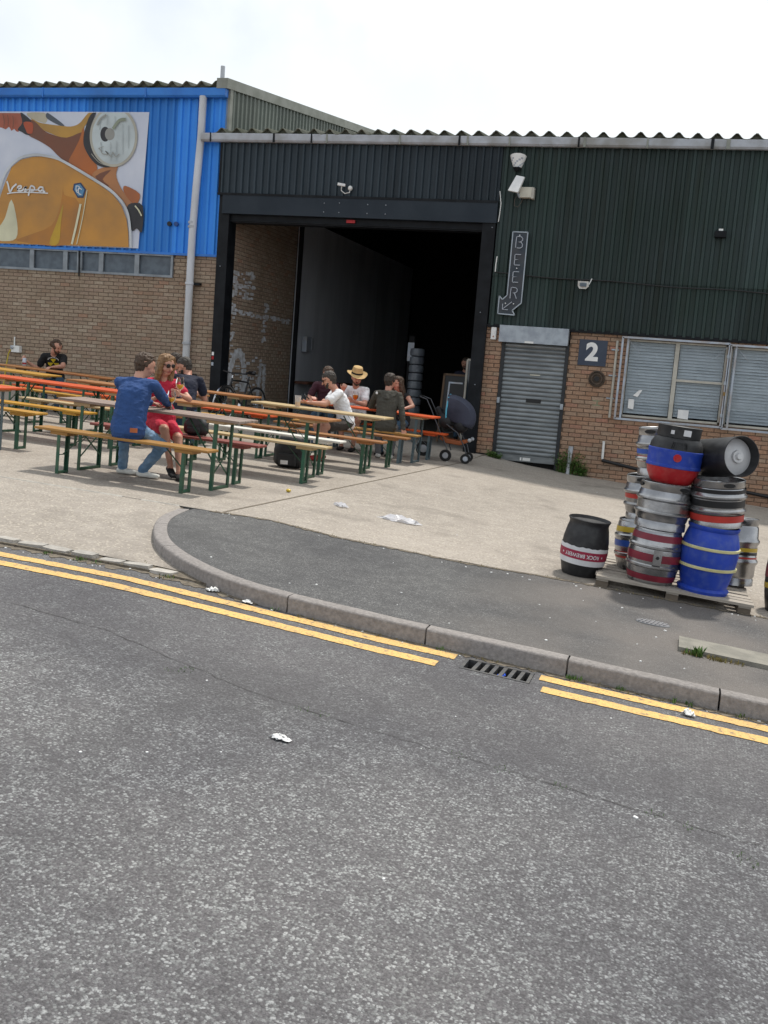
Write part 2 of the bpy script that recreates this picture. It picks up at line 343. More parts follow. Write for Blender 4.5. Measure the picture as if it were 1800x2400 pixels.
mat('cream_plastic', (.58, .56, .47), .5, c2=(.50, .48, .40))
mat('grass', (.055, .13, .025), .7, c2=(.09, .16, .03), ns=8)
mat('dry_grass', (.20, .15, .045), .8, c2=(.14, .13, .04), ns=8)
mat('litter_white', (.82, .82, .80), .6, c2=(.70, .70, .70))
# ------------------------------------------------------------------ ground, road, pavement
def sheet(name, m, xs, ylo, yhi, zf, ny=6, parent=None, skip=None):
    b = MB(); rows = []
    for x in xs:
        a, c = ylo(x), yhi(x); rows.append([(x, a+(c-a)*j/ny, zf(x, a+(c-a)*j/ny)) for j in range(ny+1)])
    n = len(b.v); b.v = [p for r in rows for p in r]
    for i in range(len(xs)-1):
        for j in range(ny):
            if skip and skip(i, j): continue
            k = ny+1; b.f.append((i*k+j, (i+1)*k+j, (i+1)*k+j+1, i*k+j+1)); b.m.append(0)
    return b.build(name, m, parent, smooth=True)
frange = lambda a, b, s: [a+(b-a)*i/max(1, round((b-a)/s)) for i in range(max(1, round((b-a)/s))+1)]
tag(MB().quad((-300, -300, -3.2), (300, -300, -3.2), (300, 300, -3.2), (-300, 300, -3.2)).build('ground', 'road_asphalt'), kind='structure')
ROAD = .105
KX = [(-4.36, -10.22), (-4.28, -10.70), (-4.12, -11.10), (-3.84, -11.60), (-3.50, -11.99), (-3.10, -12.26), (-2.72, -12.40), (-2.38, -12.43)]   # outer edge of the rounded kerb
def kerb_y(x):
    if x <= KX[0][0]: return KX[0][1]
    for (a, b), (c, d) in zip(KX, KX[1:]):
        if x <= c: return b+(d-b)*(x-a)/(c-a)
    return -12.43
rxs = sorted(set([-60, -40, -25]+frange(-16, -1.14, .6)+[-1.14, -.71]+frange(-.71, 12, .6)+[25, 60]))
rys = [-60, -40, -26, -22, -19, -17, -15.5, -14.4, -13.6, -13.1, -12.745, -12.505, -12.05]
b = MB()
zr = lambda x, y: g(x)-ROAD-.012*max(0, -12.9-y)*0
for x in rxs:
    for y in rys: b.v.append((x, y, g(x)-ROAD))
k = len(rys)
for i in range(len(rxs)-1):
    for j in range(k-1):
        if abs(rxs[i]+1.14) < 1e-6 and abs(rys[j]+12.745) < 1e-6: continue
        b.f.append((i*k+j, (i+1)*k+j, (i+1)*k+j+1, i*k+j+1)); b.m.append(0)
road = tag(b.build('road', 'road_asphalt', smooth=True), kind='structure')
def wavy_strip(name, m, x0, x1, yc, wd, zoff, parent, step=.05, jit=.004, yfun=None):
    b = MB(); xs = frange(x0, x1, step); k = 0
    for x in xs:
        j = random.uniform(-jit, jit); h = wd/2+random.uniform(-jit, jit); y = (yfun(x) if yfun else yc)+j
        b.v += [(x, y-h, g(x)-ROAD+zoff), (x, y+h, g(x)-ROAD+zoff)]
    for i in range(len(xs)-1): b.f.append((2*i, 2*i+2, 2*i+3, 2*i+1)); b.m.append(0)
    return b.build(name, m, parent)
for x0, x1, yc in ((-16, -1.20, -12.545), (-.67, 12, -12.575), (-16, -1.27, -12.765), (-.63, 12, -12.80)):
    wavy_strip('yellow_line', 'yellow_paint', x0, x1, yc, .112, .004, road)
def crack(pts, wd, parent, zf, m='crack'):
    b = MB(); P = []
    for (x0, y0), (x1, y1) in zip(pts, pts[1:]):
        n = max(2, int(math.hypot(x1-x0, y1-y0)/.06))
        for i in range(n): t = i/n; P.append((x0+(x1-x0)*t+random.uniform(-.012, .012), y0+(y1-y0)*t+random.uniform(-.012, .012)))
    P.append(pts[-1])
    for i, (x, y) in enumerate(P):
        x2, y2 = P[min(i+1, len(P)-1)]; x1, y1 = P[max(0, i-1)]; d = math.hypot(x2-x1, y2-y1) or 1; nx, ny = -(y2-y1)/d, (x2-x1)/d; h = wd*random.uniform(.25, 1)/2
        b.v += [(x+nx*h, y+ny*h, zf(x, y)), (x-nx*h, y-ny*h, zf(x, y))]
    for i in range(len(P)-1): b.f.append((2*i, 2*i+1, 2*i+3, 2*i+2)); b.m.append(0)
    return b.build('crack', m, parent)
zroad = lambda x, y: g(x)-ROAD+.0035
crack([(-6, -13.3), (-3.94, -13.55), (-3.0, -13.62), (-2.0, -13.95), (-1.3, -14.05), (-.3, -14.17), (.9, -14.3), (3, -14.5)], .006, road, zroad)
crack([(1.1, -14.35), (.7, -14.8), (.75, -15.3)], .006, road, zroad)
# moss in the seam of the road
def tuft(bm, x, y, z, n, h, spread, rnd=random):
    for _ in range(n):
        a = rnd.uniform(0, 6.28); r = spread*math.sqrt(rnd.random()); px, py = x+r*math.cos(a), y+r*math.sin(a); hh = h*rnd.uniform(.4, 1.1)
        b_ = rnd.uniform(0, 6.28); w_ = hh*.16; dx, dy = math.cos(b_)*hh*.5, math.sin(b_)*hh*.5; nx, ny = -math.sin(b_)*w_, math.cos(b_)*w_
        bm.quad((px-nx, py-ny, z), (px+nx, py+ny, z), (px+dx*.5+nx*.7, py+dy*.5+ny*.7, z+hh*.7), (px+dx, py+dy, z+hh))
b = MB()
for x, y in ((-1.65, -14.0), (-1.55, -14.02), (-.85, -14.11), (-.62, -14.13), (-.35, -14.16), (.05, -14.2), (.2, -14.25), (.4, -14.4), (.43, -14.45), (-2.4, -13.95), (-2.35, -13.9)): tuft(b, x, y, g(x)-ROAD, 22, .012, .05)
tag(b.build('moss', 'grass'), 'small green moss patches along the seam in the road', 'moss', kind='stuff')
# gully grate
gr = thing('drain_grate', (-.925, -12.625, g(-.925)-ROAD), 'cast iron gully grate in the road between the yellow lines', 'drain grate', rot=(0, -math.atan(.07)*-1, 0))
gr.rotation_euler = (0, math.atan(.0705), 0)
MB().box(-.213, .213, -.118, -.096, -.05, .003).box(-.213, .213, .096, .118, -.05, .003).box(-.213, -.192, -.096, .096, -.05, .003).box(.192, .213, -.096, .096, -.05, .003).build('frame', 'cast_iron', gr)
for i in range(1, 7): x = -.192+.384*i/7+.004; bb = MB(); bb.prism([(x-.012, -.096), (x+.012, -.096), (x+.020, .096), (x-.004, .096)], lambda p: (p[0], p[1], .001), lambda p: (p[0], p[1], -.04)); bb.build('bar', 'cast_iron', gr)
bb = MB()
for q in (((-.213, -.118), (.213, -.118)), ((.213, -.118), (.213, .118)), ((.213, .118), (-.213, .118)), ((-.213, .118), (-.213, -.118))):
    bb.quad((*q[0], -.012), (*q[1], -.012), (*q[1], -.5), (*q[0], -.5))
bb.quad((-.213, -.118, -.5), (.213, -.118, -.5), (.213, .118, -.5), (-.213, .118, -.5)); bb.build('pit', 'pit', gr)
mat('blue_plastic', (.02, .09, .62), .3)
bb = MB()
for i in range(7): bb.ball((.03+random.uniform(-.012, .012), -.02+random.uniform(-.04, .03), -.02+random.uniform(-.005, .01)), .016, 8, (1, 1.4, .7))
o = bb.build('plastic_scrap', 'blue_plastic', smooth=True); o.location = gr.location; tag(o, 'crumpled blue plastic scrap caught in the gully grate', 'litter')
# kerb: stones along the straight and round the corner
kerb = tag(bpy.data.objects.new('kerb', None), kind='structure'); COL.objects.link(kerb)
KW = .11
arc = []
for (a, b_), (c, d) in zip(KX, KX[1:]):
    for i in range(4): arc.append((a+(c-a)*i/4, b_+(d-b_)*i/4))
arc.append(KX[-1])
for _ in range(3): arc = [arc[0]]+[((p[0]+2*q[0]+r_[0])/4, (p[1]+2*q[1]+r_[1])/4) for p, q, r_ in zip(arc, arc[1:], arc[2:])]+[arc[-1]]
def kerb_stone(path):
    # path: outer-edge points; stone profile swept along it
    b = MB(); k = len(path); prof = lambda: [(0, -.30), (0, -.018), (.006, -.006), (.018, 0), (KW-.004, 0), (KW, -.004), (KW, -.30)]
    for i, (x, y) in enumerate(path):
        x2, y2 = path[min(i+1, k-1)]; x1, y1 = path[max(0, i-1)]; d = math.hypot(x2-x1, y2-y1); nx, ny = -(y2-y1)/d, (x2-x1)/d
        for u, v in prof(): b.v.append((x+nx*u, y+ny*u, g(x)+v+.004))
    n = 7
    for i in range(k-1):
        for j in range(n-1): b.f.append((i*n+j, (i+1)*n+j, (i+1)*n+j+1, i*n+j+1)); b.m.append(0)
    b.f.append(tuple(range(n))); b.m.append(0); b.f.append(tuple(range((k-1)*n, k*n))[::-1]); b.m.append(0)
    return b.build('kerb_stone', 'kerb_stone', kerb, smooth=True)
lens = [0]
for p, q in zip(arc, arc[1:]): lens.append(lens[-1]+math.hypot(q[0]-p[0], q[1]-p[1]))
def arc_at(s):
    for i in range(len(lens)-1):
        if s <= lens[i+1]: t = (s-lens[i])/(lens[i+1]-lens[i]); return (arc[i][0]+(arc[i+1][0]-arc[i][0])*t, arc[i][1]+(arc[i+1][1]-arc[i][1])*t)
    return arc[-1]
cuts = [0, .88, 1.80, lens[-1]]
for s0, s1 in zip(cuts, cuts[1:]): kerb_stone([arc_at(s0+.005+(s1-s0-.010)*i/14) for i in range(15)])
xk = -2.38; ln = [.95, .90, .90]+[.915]*12
for l_ in ln:
    kerb_stone([(xk+.006+(l_-.012)*i/4, -12.43+random.uniform(-.003, .003)) for i in range(5)]); xk += l_
# asphalt pavement behind the kerb, up to the yard edge at y = -10
EDGE = [(-4.4, -10.16), (-4.0, -10.05), (-3.5, -10.02), (-2.8, -10.14), (-2.2, -10.08), (-1.7, -10.06), (-.9, -9.92), (-.3, -9.90), (.8, -9.83), (3, -9.8), (60, -9.8)]
def edge_y(x):
    for (a, b_), (c, d) in zip(EDGE, EDGE[1:]):
        if x <= c: return b_+(d-b_)*max(0, (x-a))/(c-a)
    return -9.8
pxs = frange(-4.25, -2.4, .08)+frange(-2.3, 8, .35)[1:]+[14, 30, 60]
def pav_lo(x):
    # inner edge of the kerb
    best = min(arc, key=lambda p: abs(p[0]-x)) if x < -2.4 else None
    return (kerb_y(x)+KW*1.03 if x > -2.6 else min(kerb_y(x-.10)+.10, edge_y(x)-.01)) if best is None or x > -2.6 else min(kerb_y(x)+KW*(1.08+.9*smoothstep(-3.2, -4.3, x)), edge_y(x)-.01)
pav = tag(sheet('pavement', 'path_asphalt', pxs, pav_lo, lambda x: edge_y(x)-.004, lambda x, y: g(x)+.002, 8), kind='structure')
slab = MB()
for x0, x1, y0, y1 in ((.12, 1.02, -11.60, -11.27), (1.035, 1.9, -11.58, -11.25)):
    slab = MB(); slab.v = []; slab.prism([(x0, y0), (x1, y0+.0), (x1, y1), (x0, y1)], lambda p: (p[0], p[1], g(p[0])+.032), lambda p: (p[0], p[1], g(p[0])-.05)); slab.build('slab', 'slab_concrete', pav)
cv = thing('access_cover', (-.07, -10.92, g(-.07)+.004), 'small ribbed steel access cover set in the asphalt pavement', 'cover'); cv.rotation_euler = (0, math.atan(.0705), 0)
bb = MB(); bb.lathe([(0, .006), (.115, .006), (.12, 0)], 24, M=Matrix.Diagonal((1.05, .62, 1, 1))); bb.build('plate', 'cover_steel', cv)
for i in range(7): x = -.09+.03*i; h = .062*math.sqrt(max(.05, 1-(x/.115)**2)); MB().bar((x-.012, -h, .009), (x+.012, h, .009), .010, .006).build('rib', 'cover_steel', cv)
# concrete yard in bays, and the drive down to the road
yard = tag(bpy.data.objects.new('yard', None), kind='structure'); COL.objects.link(yard)
JX = lambda y: -3.98+(y+10)*.052
def bay(name, x0f, x1f, y0f, y1f, nx, ny, zf=g):
    b = MB()
    for i in range(nx+1):
        for j in range(ny+1):
            t = i/nx; s_ = j/ny
            ya = y0f(t); yb = y1f(t); y = ya+(yb-ya)*s_; x = x0f(y)+(x1f(y)-x0f(y))*t; b.v.append((x, y, zf(x, y)))
    k = ny+1
    for i in range(nx):
        for j in range(ny): b.f.append((i*k+j, (i+1)*k+j, (i+1)*k+j+1, i*k+j+1)); b.m.append(0)
    return b.build(name, 'yard_concrete', yard, smooth=True)
bay('concrete_slab', lambda y: -30, lambda y: JX(y)-.008, lambda t: -10.06, lambda t: .35, 70, 14)
b = MB()                                                    # right-hand bay follows the pavement edge
ys = [0, .04, .12, .25, .4, .55, .7, .82, .92, 1]
xs = frange(0, 1, .02); rows = []
for t in xs:
    for s_ in ys:
        xe = -3.97+(t**1.4)*40
        y = edge_y(max(xe, -3.97))+.004+(0.35-edge_y(max(xe, -3.97)))*s_; x = max(xe, -3.97)+(JX(y)+.008+3.97)*max(0, 1-t*8); b.v.append((x, y, g(x, y)+.004))
k = len(ys)
for i in range(len(xs)-1):
    for j in range(k-1): b.f.append((i*k+j, (i+1)*k+j, (i+1)*k+j+1, i*k+j+1)); b.m.append(0)
b.build('concrete_slab', 'yard_concrete', yard, smooth=True)
bay('joint', lambda y: JX(y)-.014, lambda y: JX(y)+.016, lambda t: -10.05, lambda t: .3, 1, 24, lambda x, y: g(x, y)+.0065).data.materials[0] = MATS['joint_dirt']
zdrive = lambda x, y: g(x)-.002-(ROAD-.024)*smoothstep(-10.08, -12.2, y)
dxs = [-30, -22]+frange(-16, -5, .25)+frange(-4.8, -4.42, .1)+frange(-4.36, -2.95, .07)
o = sheet('concrete_slab', 'yard_concrete', dxs, lambda x: -12.13, lambda x: -10.066 if x < -4.37 else max(-12.12, kerb_y(x)+.06), zdrive, 12, yard)
b = MB(); xs = frange(-14, -4.42, .2)                       # pale worn mortar line where drive and yard meet
for x in xs: h = random.uniform(.010, .034); b.v += [(x, -10.07-h, g(x)-.009), (x, -10.068, g(x)+.0045), (x, -10.058+h*.4, g(x)+.0045)]
for i in range(len(xs)-1):
    if random.random() < .85: b.f += [(3*i, 3*i+3, 3*i+4, 3*i+1), (3*i+1, 3*i+4, 3*i+5, 3*i+2)]; b.m += [0, 0]
mat('mortar_pale', (.40, .38, .34), .9, c2=(.30, .28, .25), ns=20)
b.build('mortar_line', 'mortar_pale', yard)
b = MB(); b.prism([(x, -10.11) for x in frange(-30, -4.38, 1)]+[(x, -10.04) for x in frange(-30, -4.38, 1)[::-1]], lambda p: (p[0], p[1], g(p[0])-.2), lambda p: (p[0], p[1], g(p[0])-.013)); b.build('joint', 'joint_dirt', yard)
# granite setts along the foot of the drive
setts = tag(bpy.data.objects.new('sett_edging', None), kind='structure'); COL.objects.link(setts)
sm = MB(); pts = [(-.10, -.055), (.095, -.06), (.105, .05), (-.095, .06)]
sm.prism([(-.098, -.055), (-.03, -.064), (.06, -.058), (.1, -.05), (.104, .048), (.03, .058), (-.09, .055), (-.106, .01)], lambda p: (p[0], p[1], -.1), lambda p: (p[0]*.93, p[1]*.88, 0))
sme = sm.mesh('sett', 'sett_stone')
x = -13.0
while x < -2.95:
    o = bpy.data.objects.new('sett', sme); link(o, setts); y = -12.185+random.uniform(-.015, .015)-.03*smoothstep(-4.5, -3, x)
    o.location = (x, y, g(x)-ROAD+.030+random.uniform(-.008, .01)-.028*smoothstep(-3.6, -2.95, x)); o.scale = (random.uniform(.82, 1.08), random.uniform(.85, 1.1), 1); o.rotation_euler = (random.uniform(-.04, .04), .045+random.uniform(-.04, .04), random.uniform(-.10, .10)); x += random.uniform(.205, .245)
MB().prism([(x_, -12.27) for x_ in frange(-13, -2.9, .1)]+[(x_, -12.06) for x_ in frange(-13, -2.9, .1)[::-1]], lambda p: (p[0], p[1], g(p[0])-ROAD-.05), lambda p: (p[0], p[1], g(p[0])-ROAD+.0195)).build('joint', 'joint_dirt', setts)
# dirt and dry weeds in the gutter of the road and along the pavement edge
b = MB(); rnd = random.Random(3)
def dirt_band(x0, x1, yf, wd, zf, parent):
    b = MB(); xs = frange(x0, x1, .035)
    for x in xs: y = yf(x); h0, h1 = wd*rnd.uniform(.1, 1), wd*rnd.uniform(.0, .35); b.v += [(x, y-h0, zf(x)), (x, y+h1, zf(x)+.002)]
    for i in range(len(xs)-1): b.f.append((2*i, 2*i+2, 2*i+3, 2*i+1)); b.m.append(0)
    return b.build('dirt', 'joint_dirt', parent)
dirt_band(-2.3, 7, lambda x: -12.445, .07, lambda x: g(x)-ROAD+.003, road)
dirt_band(-9, -2.6, lambda x: -12.285-.1*smoothstep(-3.2, -2.6, x), .10, lambda x: g(x)-ROAD+.003, road)
dirt_band(-4.1, 3, lambda x: edge_y(x)-.03, .05, lambda x: g(x)+.006, pav)
gb = MB(); db = MB()
for x, n in ((-.50, 40), (-.46, 20), (-.2, 25), (-1.32, 14), (.12, 16), (.2, 16), (.5, 10), (-2.45, 8)): tuft(gb, x, -12.46, g(x)-ROAD, n, .03, .03, rnd)
for x, n in ((-4.05, 30), (-4.0, 20), (-3.9, 20), (-3.35, 14), (-3.3, 12), (-2.5, 10), (-4.3, 25)): tuft(gb, x, -12.30, g(x)-ROAD+.0, n, .025, .035, rnd)
for i in range(60): x = rnd.uniform(-2.3, 1.5); tuft(db, x, -12.47, g(x)-ROAD, 5, .018, .03, rnd)
for i in range(70): x = rnd.uniform(-4.2, 1.5); tuft(db, x, edge_y(x)-.03, g(x), 5, .02, .03, rnd)
for i in range(26): x = rnd.uniform(.16, .55); tuft(db, x, -11.64, g(x), 6, .03, .03, rnd)
tuft(gb, .25, -11.63, g(.25), 40, .07, .03, rnd); tuft(gb, .19, -11.62, g(.19), 25, .04, .03, rnd)
for x, y in ((-4.05, -11.45), (-3.95, -11.6), (-3.6, -12.02), (-3.3, -12.25)): tuft(db, x-.05, y-.05, g(x)-.1, 18, .03, .06, rnd)
tag(gb.build('weeds', 'grass'), 'small green weeds growing along the foot of the kerb', 'weeds', kind='stuff')
tag(db.build('dry_weeds', 'dry_grass'), 'dry brown weeds and leaves along kerb and pavement edge', 'weeds', kind='stuff')
# ------------------------------------------------------------------ buildings
WORLDP = {}
_link = link
def link(o, parent=None):
    _link(o, parent)
    if parent is not None and parent.name in WORLDP: o.matrix_parent_inverse = Matrix.Translation(-Vector(parent.location))
    return o
def building(loc, label):
    o = thing('warehouse_unit', loc, label, 'building'); WORLDP[o.name] = 1; return o
dark = building((-3.66, 0, -1.40), 'dark green and slate clad warehouse unit with big open doorway and orange brick base')
blue = building((-9.6, 0, -1.25), 'bright blue clad warehouse unit with buff brick base and a banner')
def brick_wall(parent, x0, x1, z0, z1, y, bm_, mm, holes=(), phase=0, limit=300, key=None, frame=None):
    """mortar wall with every brick proud of it; the nearest ones are objects, the rest one stuff part.
    frame maps (along, out, up) to world; by default along=x, out=-y"""
    fr = frame or (lambda a, o_, z: (a, y-o_, z))
    inside = lambda a0, a1, c0, c1: any(a0 < h[1]-.001 and a1 > h[0]+.001 and c0 < h[3]-.001 and c1 > h[2]+.001 for h in holes)
    b = MB()
    # mortar face split round the holes
    xs = sorted({x0, x1, *[min(max(h[i], x0), x1) for h in holes for i in (0, 1)]}); zs = sorted({z0, z1, *[min(max(h[i], z0), z1) for h in holes for i in (2, 3)]})
    for a, a2 in zip(xs, xs[1:]):
        for c, c2 in zip(zs, zs[1:]):
            if not inside(a, a2, c, c2): b.quad(fr(a, 0, c), fr(a2, 0, c), fr(a2, 0, c2), fr(a, 0, c2))
    wall = b.build('brick_wall', mm, parent)
    L = []
    row = 0; z = z1-.065
    while z > z0-.07:
        a = x0-(.225-.1125*(row % 2))+phase
        while a < x1:
            c0, c1 = max(a, x0), min(a+.215, x1); pieces = [(c0, c1)] if c1-c0 > .03 else []
            for h in holes:
                if z < h[3]-.002 and z+.065 > h[2]+.002:
                    nx = []
                    for p, q in pieces:
                        if q <= h[0] or p >= h[1]: nx.append((p, q))
                        else:
                            if h[0]-p > .03: nx.append((p, h[0]-.002))
                            if q-h[1] > .03: nx.append((h[1]+.002, q))
                    pieces = nx
            for p, q in pieces: L.append((p, q, z, z+.065))
            a += .225
        z -= .075; row += 1
    L.sort(key=key or (lambda t: -t[0]))
    ub = MB(); e = .03
    ub.v = [(-.5, 0, -.5), (.5, 0, -.5), (.5, 0, .5), (-.5, 0, .5), (-.47, -1, -.44), (.47, -1, -.44), (.47, -1, .44), (-.47, -1, .44)]
    ub.f = [(4, 5, 6, 7), (0, 1, 5, 4), (1, 2, 6, 5), (2, 3, 7, 6), (3, 0, 4, 7)]; ub.m = [0]*5
    me = ub.mesh('brick', bm_); jb = MB()
    for i, (p, q, c0, c1) in enumerate(L):
        pr = .0075+random.uniform(0, .003)
        if i < limit and frame is None:
            o = bpy.data.objects.new('brick', me); link(o, wall); o.location = ((p+q)/2, y, (c0+c1)/2); o.scale = (q-p, pr, c1-c0); o.rotation_euler = (random.uniform(-.006, .006), random.uniform(-.006, .006), random.uniform(-.01, .01))
        else:
            n = len(jb.v); w_, h_ = q-p, c1-c0; mx_, mz_ = (p+q)/2, (c0+c1)/2
            jb.v += [fr(mx_+v[0]*w_, -v[1]*pr, mz_+v[2]*h_) for v in ub.v]; jb.f += [tuple(n+k for k in f) for f in ub.f]; jb.m += [0]*5
    if jb.v: tag(jb.build('bricks', bm_, wall), kind='stuff')
    return wall
def trap_sheets(parent, x0, x1, z0, z1, y, m, pitch=.15, depth=.032, per=6, name='cladding_sheet', ax='x', crest=.28):
    n = 0; x = x0
    while x < x1-.01:
        xe = min(x+pitch*per, x1); b = MB(); pr = []; a = x
        while a < xe-.001:
            for u, d in ((0, 0), (.5-crest/2-.1, 0), (.5-crest/2, -depth), (.5+crest/2, -depth), (.5+crest/2+.1, 0)):
                if a+u*pitch <= xe+1e-6: pr.append((a+u*pitch, d))
            a += pitch
        pr.append((xe, 0)); jy = random.uniform(-.003, .003)
        fn = (lambda a, d, z: (a, y+d+jy, z)) if ax == 'x' else (lambda a, d, z: (y-d, a, z))
        zt = z1 if callable(z1) else (lambda a: z1)
        for (a, d), (a2, d2) in zip(pr, pr[1:]): b.quad(fn(a, d, z0), fn(a2, d2, z0), fn(a2, d2, zt(a2)), fn(a, d, zt(a)))
        b.build(name, m, parent); x = xe; n += 1
def roof(parent, x0, x1, y0, z0, pitch_deg, depth, m='roof_cement', wave=.31, amp=.058, off=0):
    sl_ = math.tan(R(pitch_deg)); x = x0; k = 0
    h = lambda a: amp*(math.cos(2*math.pi*(a-off)/wave)*.82+.18*math.cos(4*math.pi*(a-off)/wave)+.1)
    while x < x1-.02:
        xe = min(x+wave*3.5, x1); b = MB(); n = max(4, round((xe-x)/wave*10)); lift = .006*(k % 2); jy = random.uniform(-.02, .015)
        ysl = (y0+jy, y0+depth)
        for i in range(n+1):
            a = x+(xe-x+.04)*i/n
            for yy in ysl: b.v.append((a, yy, z0+h(a)+(yy-y0)*sl_+lift))
        for i in range(n): b.f.append((2*i, 2*i+2, 2*i+3, 2*i+1)); b.m.append(0)
        o = b.build('roof_sheet', m, parent, smooth=True); so_ = o.modifiers.new('thick', 'SOLIDIFY'); so_.thickness = .012; so_.offset = 0
        x = xe; k += 1
    b = MB(); n = round((x1-x0)/wave*10)
    for i in range(n+1):
        a = x0+(x1-x0)*i/n; b.v += [(a, y0+.07, z0-amp*1.35), (a, y0+.07, z0+h(a)-.004)]
    for i in range(n): b.f.append((2*i, 2*i+2, 2*i+3, 2*i+1)); b.m.append(0)
    b.build('eaves_filler', m, parent)
def gutter(parent, x0, x1, y, z0, z1, m, joints=()):
    b = MB(); d = .13
    prof = [(0, z1), (0, z0+.01), (-.02, z0), (-d+.03, z0), (-d, z0+.03), (-d-.012, z1-.02), (-d-.012, z1), (-d+.004, z1), (-d+.004, z0+.035), (-.012, z0+.018), (-.012, z1)]
    for u in (x0, x1): b.v += [(u, y+p, q) for p, q in prof]
    k = len(prof)
    for i in range(k): j = (i+1) % k; b.f.append((i, j, k+j, k+i)); b.m.append(0)
    for u in (x0+.003, x1-.003): b.quad((u, y, z0+.01), (u, y-d+.01, z0+.005), (u, y-d-.01, z1-.004), (u, y, z1-.004))
    gt = b.build('gutter', m, parent)
    for jx, wd, mm in joints: MB().box(jx-wd/2, jx+wd/2, y-d-.020, y-d+.002, z0-.012, z1+.005).build('gutter_bracket', mm, gt)
    return gt
# ---------------- blue unit
BX = -9.06
brick_wall(blue, -19, BX, -1.7, 1.97, .02, 'brick_buff', 'mortar', holes=[(-16.0, -10.03, 1.52, 1.99)])
MB().box(-19.2, BX-.02, .12, .5, -2.2, 5.05).build('inner_wall', 'inside_dark', blue)
trap_sheets(blue, -19, BX+.02, 1.965, 5.05, .0, 'clad_blue', pitch=.165, depth=.036, per=6, crest=.28)
MB().box(-19, BX+.015, -.045, .0, 1.955, 2.0).build('drip_flashing', 'gutter_blue', blue)
gutter(blue, -19, -9.02, -.05, 4.91, 5.07, 'gutter_blue', joints=[(-17, .03, 'gutter_blue'), (-13.0, .03, 'gutter_blue'), (-10.7, .03, 'gutter_blue')])
roof(blue, -19, -9.16, -.20, 5.125, 7.6, 15, off=-11.07)
# gable end over the neighbour's roof
trap_sheets(blue, .10, 12, 3.9, lambda a: 5.14+a*math.tan(R(7.6)), BX+.03, 'clad_grey', pitch=.19, depth=.03, name='gable_sheet', ax='y', crest=.34)
b = MB(); sl_ = math.tan(R(7.6))
b.prism([(-.2, 5.06), (14, 5.06+14.2*sl_), (14, 5.245+14.2*sl_), (-.2, 5.245)], lambda p: (BX-.14, p[0], p[1]), lambda p: (BX+.085, p[0], p[1])); b.build('verge_board', 'verge_grey', blue)
MB().box(BX-.0, BX+.075, -.02, .10, 4.0, 5.12).build('corner_trim', 'verge_grey', blue)
# strip window under the blue sheets
wn = MB().box(-16, -10.03, -.03, .02, 1.515, 1.56).box(-16, -10.03, -.03, .02, 1.925, 1.962).box(-10.075, -10.03, -.03, .02, 1.56, 1.925).box(-12.19, -12.08, -.03, .02, 1.56, 1.925).box(-14.3, -14.2, -.03, .02, 1.56, 1.925).build('window', 'window_alu', blue)
for x in (-13.26, -12.47, -11.64, -10.83, -15.1): MB().box(x-.05, x+.05, -.022, .022, 1.56, 1.925).build('mullion', 'window_alu', wn)
ed = [-16, -15.15, -14.3, -14.2, -13.31, -13.21, -12.52, -12.42, -12.19, -12.08, -11.69, -11.59, -10.88, -10.78, -10.075]
for a, c in ((-16, -15.15), (-15.05, -14.3), (-14.2, -13.31), (-13.21, -12.52), (-12.42, -12.19), (-12.08, -11.69), (-11.59, -10.88), (-10.78, -10.075)): MB().box(a, c, .03, .045, 1.56, 1.925).build('pane', 'frosted', wn)
MB().bar((-12.135, -.045, 1.95), (-12.12, -.045, 1.44), .03, .012, (0, 1, 0)).build('catch_bar', 'frame_black', wn)
MB().lathe([(0, -.055), (.045, -.055), (.045, -.02), (.0, -.02)], 16, M=Matrix.Translation((-10.14, 0, 2.55)) @ Matrix.Rotation(R(-90), 4, 'X')).build('vent_hole', 'black', blue)
mat('vent_blue', (.02, .07, .25), .5)
MB().lathe([(0, -.06), (.045, -.06), (.045, -.02), (.0, -.02)], 16, M=Matrix.Translation((-9.99, 0, 2.55)) @ Matrix.Rotation(R(-90), 4, 'X')).build('vent_hole', 'vent_blue', blue)
# rain pipe and flue
dp = MB().tube([(-9.50, -.13, 4.93), (-9.505, -.13, 4.2), (-9.56, -.12, 3.2), (-9.59, -.12, 2.4), (-9.60, -.11, 1.2), (-9.60, -.10, -1.25)], .072, 16).build('downpipe', 'pipe_white', blue, smooth=True)
for z, m_ in ((2.58, 'gutter_grey'), (2.50, 'gutter_grey'), (1.42, 'pipe_white'), (.26, 'gutter_grey'), (-.12, 'pipe_white')): MB().lathe([(.074, -.025), (.085, -.02), (.085, .02), (.074, .025)], 16, M=Matrix.Translation((-9.60, -.115, z))).build('collar', m_, dp, smooth=True)
for z in (1.42, -.35): MB().box(-9.54, -9.40, -.09, .01, z-.025, z+.02).build('pipe_clip', 'frame_black', dp)
MB().tube([(-9.64, .9, 5.2), (-9.63, .9, 5.55), (-9.63, .9, 5.78)], .045, 10).build('flue', 'pipe_white', blue, smooth=True)
